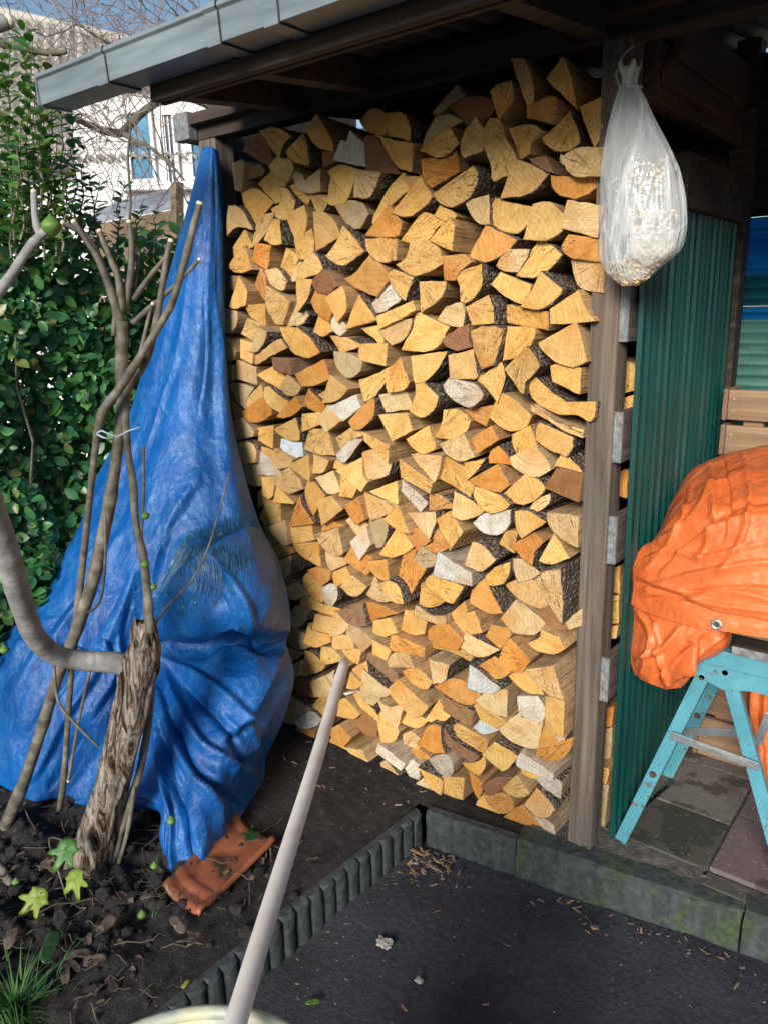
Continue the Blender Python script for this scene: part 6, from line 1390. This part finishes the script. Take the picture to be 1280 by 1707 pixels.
# leaves still on the low shoots
place_leaf('fig_leaf', None, 'fig', (-1.873,0.884,0.163), (0, 0, 2.7), .066, 'fig_green', .25, 3, parent=fig, nrm=(.45, -.6, .75))
place_leaf('fig_leaf', None, 'fig', (-1.844,0.882,0.08), (0, 0, 3.6), .060, 'fig_leaf', .3, 5, parent=fig, nrm=(.3, -.75, .6))
place_leaf('fig_leaf', None, 'fig', (-1.892,0.792,0.053), (0, 0, 2.3), .064, 'fig_leaf', .25, 8, parent=fig, nrm=(.55, -.55, .7))
for pts in ([(-1.797,0.868,-0.156,0.003),(-1.849,0.865,-0.06,0.003),(-1.897,0.865,0.077,0.003),(-1.929,0.864,0.18,0.003),(-1.89,0.883,0.187,0.002)], [(-1.81,0.883,-0.093,0.003),(-1.838,0.886,0.012,0.003),(-1.849,0.883,0.068,0.002)], [(-1.885,0.861,0.045,0.002),(-1.897,0.826,0.055,0.002),(-1.885,0.797,0.069,0.002)]):
    stem('twig', pts, 14, 6, knots=False)

# ------------------------------------------------------------------ litter on the bed
for i, (px, py, d, s, kind, mt, lab) in enumerate((
    (330,1565,1.70,.055,'fig','dry_leaf','large dry brown fig leaf lying below the clay tile'), (296,1540,1.72,.032,'plain','dry_leaf','pale dry leaf lobe beside the large brown fig leaf'),
    (176,1545,1.80,.040,'plain','dry_leaf','curled brown leaf hanging on twigs below the trunk'), (130,1590,1.74,.038,'plain','dry_leaf','crumpled grey-brown leaf beside the fallen figs'),
    (155,1600,1.72,.035,'plain','dry_leaf','shrivelled brown leaf upright in the soil'), (75,1440,1.95,.045,'fig','dry_leaf','drooping brown leaf behind the green fig leaf'),
    (255,1490,1.88,.035,'plain','dry_leaf','flat brown leaf next to the tile corner'), (85,1575,1.73,.05,'plain','dark_leaf','dark green leaf lying on the soil below the figs'),
    (65,1640,1.60,.045,'plain','dark_leaf','dull olive leaf above the grass tuft'), (420,1395,1.93,.045,'fig','dark_leaf','wet dark green fig leaf stuck on the clay tile'),
    (310,1640,1.52,.014,'plain','fig_leaf','tiny yellow leaf on the bare soil'), (522,1670,1.22,.020,'plain','fig_green','small green leaf lying on the dark earth beyond the kerb'),
    (20,1560,1.80,.04,'plain','dry_leaf','brown leaf under the slanting grey stem'), (110,1620,1.66,.03,'plain','dry_leaf','small curled leaf in the middle of the dark soil'))):
    v = cam.matrix_world.to_3x3() @ Vector(((px-640)/1282, -(py-853.5)/1282, -1))
    zt = .028 if px != 420 else .062
    if px == 522: zt = -.105
    pos = camp+v*((zt-1.6)/v.z)
    if pos.x < -1.36: pos.z = max(pos.z, bed_z(pos.x, pos.y)+.008)
    rg = random.Random(i); place_leaf('fallen_leaf', lab, kind, tuple(pos), (rg.uniform(-.35, .35), rg.uniform(-.35, .35), rg.uniform(0, 6)), s, mt, rg.uniform(.2, .7) if mt == 'dry_leaf' else .1, i+20, 'fallen leaves on the soil')
rng = random.Random(33); m = MB()
for q in range(260):
    x = rng.uniform(-2.6, -1.4); y = rng.uniform(.5, 1.45)
    if q > 200: x = rng.uniform(-2.1, -1.5); y = rng.uniform(.55, 1.15)
    z = bed_z(x, y)+.006; a = rng.uniform(0, 6.28); L = rng.uniform(.02, .16)*(1.4 if q < 40 else .7); P = []
    for s in range(4): P.append((x+math.cos(a)*L*s/3, y+math.sin(a)*L*s/3, z+.02*rng.random()*(s % 2)+.004))
    m.tube(P, rng.uniform(.0008, .0028), 5)
stuff(m.build('twig_litter', M['litter']), 'dead twigs strewn over the soil bed', 'twigs')
m = MB()
for q in range(90):
    x = rng.uniform(-2.5, -1.45); y = rng.uniform(.55, 1.3); z = bed_z(x, y)+.005
    v_, f_ = lobed('plain', rng.uniform(.010, .026), rng.uniform(.2, .9), q); e = Matrix.Rotation(rng.uniform(0, 6), 3, 'Z') @ Matrix.Rotation(rng.uniform(-.6, .6), 3, 'X')
    m.add([Vector((x, y, z))+e @ Vector(p) for p in v_], f_)
stuff(m.build('leaf_litter', M['dry_leaf']), 'small withered leaf scraps on the dark soil', 'leaf litter')
m = MB()
for q in range(1500):
    x = rng.uniform(-2.3, -1.37); y = rng.uniform(.4, 1.35)
    if rng.random() > max(.15, min(1, (-1.4-x)*2.2)): continue
    r = .003+.022*rng.random()**3; z = bed_z(x, y)+r*.3; sd_ = rng.random()*100
    m.add([(x+p.x*r*(1+.4*noise.noise(p*2+Vector((sd_, 0, 0)))), y+p.y*r*(1+.4*noise.noise(p*2+Vector((sd_, 9, 0)))), z+p.z*r*.75) for p in iv], jf)
stuff(m.build('soil_crumbs', M['soil']), 'loose clods of dark soil heaped in the bed', 'soil')
# chips of wood and bark along the kerbs and before the pile
m = MB()
def chip(x, y, z, L, w):
    a = rng.uniform(0, 6.28); e = Matrix.Rotation(a, 3, 'Z') @ Matrix.Rotation(rng.uniform(-.3, .3), 3, 'Y'); t = w*.3
    m.add([Vector((x, y, z))+e @ Vector(p) for p in ((-L, -w, 0), (L, -w*.4, 0), (L*.8, w, 0), (-L*.9, w*.6, 0), (-L*.9, -w*.7, t), (L*.9, -w*.3, t), (L*.7, w*.8, t), (-L*.8, w*.5, t))], [(0, 1, 2, 3), (4, 5, 6, 7), (0, 1, 5, 4), (1, 2, 6, 5), (2, 3, 7, 6), (3, 0, 4, 7)])
for q in range(430):
    k = rng.random()
    if k < .25: x = -1.285+abs(rng.gauss(0, .07)); y = 1.76-abs(rng.gauss(0, .07)); z = -.112
    elif k < .55: x = rng.uniform(-1.28, -.3); y = kerb_line(x)-.03-abs(rng.gauss(0, .05)); z = -.113
    elif k < .65: x = -1.30+abs(rng.gauss(0, .05)); y = rng.uniform(.7, 1.8); z = -.113
    elif k < .82: x = rng.uniform(-1.3, .0); y = rng.uniform(.7, 1.8); z = -.116
    else: x = rng.uniform(-1.95, -.9); y = rng.uniform(1.55, 1.90); z = .003; 
    if k >= .82 and y < kerb_line(x)+.06 and x > -1.36: continue
    s = rng.random()**2
    s = s*s if q > 160 else s; chip(x, y, z+.002, .0022+.012*s, .0012+.0035*s)
stuff(m.build('wood_chips', M['chip']), 'scattered splinters and bark chips on the earth by the kerb', 'wood chips')
for i, (px, py, L, w, lab) in enumerate(((693,1420,.035,.008,'pale split of bark in the kerb corner'), (712,1432,.03,.011,'dark bark flake in the kerb corner beside the pale split'), (724,1447,.03,.006,'long orange splinter lying below the bark flakes'), (990,1546,.012,.010,'brown clod of earth before the mossy kerb'))):
    v = cam.matrix_world.to_3x3() @ Vector(((px-640)/1282, -(py-853.5)/1282, -1)); p = camp+v*((-.105-1.6)/v.z); m = MB(); chip(p.x, p.y, p.z, L, w); tag(m.build('bark_flake', M['chip'] if i != 1 else M['stone'], origin=tuple(p)), lab, 'bark')
def crumple(px, py, r, lab):
    v = cam.matrix_world.to_3x3() @ Vector(((px-640)/1282, -(py-853.5)/1282, -1)); p = camp+v*((-.108-1.6)/v.z); bm = bmesh.new(); bmesh.ops.create_icosphere(bm, subdivisions=3, radius=r)
    for q in bm.verts:
        n_ = 1+.7*fbm(q.co*(2.2/r)+Vector((px, 0, 0)), 3); q.co = Vector((q.co.x*n_*1.2, q.co.y*n_, q.co.z*n_*.45))
    me = bpy.data.meshes.new('crumpled_paper'); bm.to_mesh(me); bm.free(); me.materials.append(M['paper']); o = bpy.data.objects.new('crumpled_paper', me); COL.objects.link(o); o.location = p; tag(o, lab, 'paper', 'bits of crumpled paper')
crumple(641,1572,.018,'larger grey scrap of crumpled paper on the dark earth'); crumple(698,1634,.009,'tiny pale scrap of crumpled paper on the dark earth')
m = MB()
for q in range(160):
    a = rng.uniform(0, 6.28); r = abs(rng.gauss(0, .05)); c0 = Vector((-1.633,0.595,0)); x = c0.x+r*math.cos(a); y = c0.y+r*math.sin(a); L = rng.uniform(.06, .15); out = Vector((math.cos(a), math.sin(a), 0))*rng.uniform(.2, .9); w = rng.uniform(.0015, .003); vs_ = []
    for s in range(6):
        t = s/5; p = Vector((x, y, bed_z(x, y)))+out*L*t*t+Vector((0, 0, L*(t-.45*t*t*out.length))); ww = w*(1-t*.9); pr = Vector((-math.sin(a), math.cos(a), 0)); vs_ += [p+pr*ww, p-pr*ww]
    m.add(vs_, [(2*s, 2*s+1, 2*s+3, 2*s+2) for s in range(5)])
for q in range(70):
    x = rng.uniform(-2.0, -1.62); y = rng.uniform(.75, 1.12); a = rng.uniform(0, 6.28); L = rng.uniform(.03, .09); w = .0014; vs_ = []; out = Vector((math.cos(a), math.sin(a), 0))*rng.uniform(.5, 1)
    for s in range(4):
        t = s/3; p = Vector((x, y, bed_z(x, y)))+out*L*t+Vector((0, 0, L*(.6*t-.5*t*t))); pr = Vector((-math.sin(a), math.cos(a), 0)); vs_ += [p+pr*w*(1-.8*t), p-pr*w*(1-.8*t)]
    m.add(vs_, [(2*s, 2*s+1, 2*s+3, 2*s+2) for s in range(3)])
stuff(m.build('grass', M['grass']), 'tuft and loose blades of green grass on the soil', 'grass')
m = MB(); c0 = Vector((-0.797,1.938,0.01)); wd = thing('tiny_weed', 'tiny bright green weed at the foot of the grey post', 'weed', tuple(c0))
for q in range(7):
    a = q*.9; v0, f0 = leaf_shape(.004, .012, .2, .2); e = Matrix.Rotation(a, 3, 'Z') @ Matrix.Rotation(.5, 3, 'X'); MB().add([c0+Vector((0, 0, .004))+e @ Vector(p) for p in v0], f0).build('leaf', M['fig_green'], wd)

# ------------------------------------------------------------------ beyond the hedge: neighbour's house, lean-to, bare tree
def fr(s, d, z): return (nax.x*d+rax.x*s, nax.y*d+rax.y*s, z)
house = thing('neighbour_house', 'white house with weathered tiled roof beyond the hedge', 'house', fr(-4, 9, 0))
def fbox(name, s0, s1, z0, z1, d0, d1, mat, parent=house, bev=0):
    b = MB(); b.add([fr(s, d, z) for d in (d0, d1) for z in (z0, z1) for s in (s0, s1)], [(0, 1, 3, 2), (4, 6, 7, 5), (0, 2, 6, 4), (1, 5, 7, 3), (0, 4, 5, 1), (2, 3, 7, 6)])
    return b.build(name, M[mat], parent, bevel=bev)
s0, zt = (-4.115,3.325); s1, z1 = (-0.665,3.853)
fbox('wall', -6.2, -.6, -.1, zt, 9.02, 13, 'white_wall')
ds0, dz1 = (-3.175,3.91); ds1, dz0 = (-1.277,2.738); dzt = dz1
fbox('dormer_wall', ds0, ds1, -.1, dz1, 8.8, 11.0, 'white_wall')
fbox('dormer_roof', ds0-.12, ds1+.1, dz1+.003, dz1+.16, 8.65, 11.1, 'felt')
def window(x0, y0, x1, y1, bars, dark):
    a, zt_ = (-0.426,1.957); 
    p = [fr_px(x, y, 8.79) for x, y in ((x0, y0), (x1, y1))]; sa, za = p[0]; sb, zb = p[1]; w = .03
    f = MB()
    for (u0, u1, w0, w1) in ((sa, sb, za-w, za), (sa, sb, zb, zb+w), (sa, sa+w, zb+w, za-w), (sb-w, sb, zb+w, za-w)):
        f.add([fr(s, d, z) for d in (8.74, 8.795) for z in (w0, w1) for s in (u0, u1)], [(0, 1, 3, 2), (4, 6, 7, 5), (0, 2, 6, 4), (1, 5, 7, 3), (0, 4, 5, 1), (2, 3, 7, 6)])
    fo = f.build('window', M['white_paint'], house)
    g = MB(); g.add([fr(s, 8.785, z) for z in (zb+w*.9, za-w*.9) for s in (sa+w*.9, sb-w*.9)], [(0, 1, 3, 2)]); go = g.build('pane', M['dark_glass' if dark else 'glass'], fo)
    for k in range(bars):
        s = sa+(sb-sa)*(k+1)/(bars+1); b = MB(); b.add([fr(ss, d, z) for d in (8.76, 8.782) for z in (zb+w, za-w) for ss in (s-.005, s+.005)], [(0, 1, 3, 2), (4, 6, 7, 5), (0, 2, 6, 4), (1, 5, 7, 3), (0, 4, 5, 1), (2, 3, 7, 6)]); b.build('bar', M['white_paint'], fo)
def fr_px(px, py, d):
    v = cam.matrix_world.to_3x3() @ Vector(((px-640)/1282, -(py-853.5)/1282, -1)); p = camp+v*(d/v.dot(nax)); return p.dot(rax), p.z
window(208, 186, 264, 304, 0, False); window(267, 188, 304, 314, 3, True); window(312, 190, 372, 300, 0, False)
sill0, sz0 = fr_px(202, 306, 8.7); sill1, _z = fr_px(380, 306, 8.7); fbox('window_sill', sill0, sill1, sz0-.07, sz0, 8.66, 8.79, 'white_paint')
# roof slope of single tiles
re = [Vector((-8.894,4.155,3.217)), Vector((-6.963,5.699,3.243))]; rd = [Vector((-12.08,5.96,5.876)), Vector((-10.042,8.358,5.341))]
m = MB(); m.add([re[0]-Vector((0, 0, .06)), re[1]-Vector((0, 0, .06)), rd[1]-Vector((0, 0, .06)), rd[0]-Vector((0, 0, .06))], [(0, 1, 2, 3)]); m.build('roof', M['roof_tile'], house)
roof = bpy.data.objects['roof']; NR, NC = 14, 21; tm = None
for i in range(NR):
    for j in range(NC):
        f0, f1 = j/NC, (j+.97)/NC; g0, g1 = (i-.12)/NR, (i+1)/NR
        def rp(f, g): return re[0].lerp(re[1], f).lerp(rd[0].lerp(rd[1], f), g)
        mid_ = rp((f0+f1)/2, (g0+g1)/2); nrm = (re[1]-re[0]).cross(rd[0]-re[0]).normalized(); nrm = nrm if nrm.z > 0 else -nrm; vs_ = []
        for g, hh in ((g0, .05), (g1, .012)):
            for k in range(5):
                f = f0+(f1-f0)*k/4; vs_.append(rp(f, g)+nrm*(hh+.030*math.sin(math.pi*(k/4)*1.5)))
        for k in range(5): vs_.append(Vector(vs_[k])-nrm*.035)
        MB().add(vs_, [(k, k+1, k+6, k+5) for k in range(4)]+[(10+k, 11+k, k+1, k) for k in range(4)]).build('roof_tile', M['roof_tile'], roof, origin=tuple(mid_))
# ridge tiles
m = MB(); m.tube([rd[0].lerp(rd[1], k/10)+Vector((0, 0, .02)) for k in range(11)], .09, 8); m.build('ridge', M['roof_tile'], roof)
lean = thing('garden_shed', 'low shed with grey felt roof and brown plank front behind the hedge', 'shed', fr(-2.3, 6, 0))
a, b_, c, d_ = (Vector(v) for v in ((-5.39,3.372,2.331), (-4.544,3.537,2.381), (-5.348,4.174,2.619), (-6.272,4.203,2.606)))
m = MB(); m.add([a, b_, c, d_, a-Vector((0, 0, .05)), b_-Vector((0, 0, .05)), c-Vector((0, 0, .05)), d_-Vector((0, 0, .05))], [(0, 1, 2, 3), (7, 6, 5, 4), (0, 4, 5, 1), (1, 5, 6, 2), (2, 6, 7, 3), (3, 7, 4, 0)]); m.build('felt_roof', M['felt'], lean)
A0, B0 = a+Vector((0, 0, -.055)), b_+Vector((0, 0, -.055))
for k in range(9):
    h = .17; p0 = A0-Vector((0, 0, k*h)); p1 = B0-Vector((0, 0, k*h)); MB().bar(p0-Vector((0, 0, h*.5)), p1-Vector((0, 0, h*.5)), .03, h-.008).build('plank', M['fence'], lean)
MB().bar((-4.468,3.469,2.475), (-4.522,3.426,1.644), .06, .06, (1, 0, 0)).build('corner_post', M['fence'], lean)
tree = thing('bare_tree', 'leafless tree with a tangle of fine twigs before the white house', 'tree', fr(-1.2, 6.3, 0))
def limb(name, pts, n=22):
    Q = spline(pts, n); MB().tube([tuple(q[:3]) for q in Q], [q[3]*.72 for q in Q], 9, .15).build(name, M['tree_limb'], tree, smooth=True); return Q
L1 = limb('trunk', [(-4.288,4.766,1.05,0.13),(-4.406,4.671,2.086,0.12),(-4.561,4.419,2.773,0.098),(-4.716,4.167,3.045,0.063)])
L2 = limb('limb', [(-4.716,4.167,3.045,0.063),(-4.802,3.97,3.124,0.048),(-4.872,3.787,3.114,0.037),(-4.926,3.615,3.017,0.037),(-4.972,3.514,2.92,0.041),(-4.999,3.428,2.846,0.041),(-5.022,3.282,2.854,0.036),(-5.037,3.142,2.889,0.026),(-5.066,2.991,2.905,0.017)])
L3 = limb('limb', [(-4.983,3.441,2.846,0.032),(-4.838,3.43,2.774,0.022),(-4.678,3.43,2.715,0.017),(-4.494,3.448,2.583,0.013),(-4.349,3.436,2.473,0.008)])
L4 = limb('limb', [(-4.171,2.042,2.975,0.026),(-4.064,2.128,2.92,0.026),(-3.953,2.217,2.891,0.023),(-3.864,2.288,2.868,0.02),(-3.79,2.346,2.871,0.016)])
L5 = limb('limb', [(-4.844,4.449,3.647,0.046),(-4.962,4.098,3.668,0.029),(-5.044,3.777,3.496,0.019),(-5.157,3.558,3.451,0.014),(-5.251,3.355,3.552,0.009)])
L6 = limb('limb', [(-3.1,2.13,2.01,0.008),(-3.088,2.14,2.114,0.008),(-3.082,2.144,2.283,0.008),(-3.062,2.161,2.412,0.006)])
L7 = limb('limb', [(-4.746,4.528,4.194,0.046),(-5.009,4.061,3.975,0.034),(-5.249,3.613,3.799,0.024),(-5.544,3.249,3.809,0.019),(-5.846,2.88,3.639,0.014)])
m = MB(); rng = random.Random(77)
def sprig(p, dir_, L, r, depth):
    P = [p]; d = dir_.normalized(); n = 5
    for s in range(n):
        d = (d+Vector((rng.gauss(0, .28), rng.gauss(0, .28), rng.gauss(-.04, .25)))).normalized(); P.append(P[-1]+d*L/n)
        if depth and rng.random() < .75: sprig(P[-1], (d+Vector((rng.gauss(0, .8), rng.gauss(0, .8), rng.gauss(0, .7)))), L*rng.uniform(.45, .75), r*.62, depth-1)
    m.tube(P, [r*(1-.14*i) for i in range(n+1)], 4, cap=False)
for Q, cnt in ((L2, 24), (L3, 10), (L4, 6), (L5, 18), (L7, 28), (L1, 3)):
    for q in range(cnt):
        i = rng.randrange(2, len(Q)); sprig(Vector(Q[i][:3]), Vector((rng.gauss(0, 1), rng.gauss(0, 1), rng.gauss(-.15, .8))), rng.uniform(.5, 1.15), .0055, 2)
stuff(m.build('twigs', M['twig'], tree))
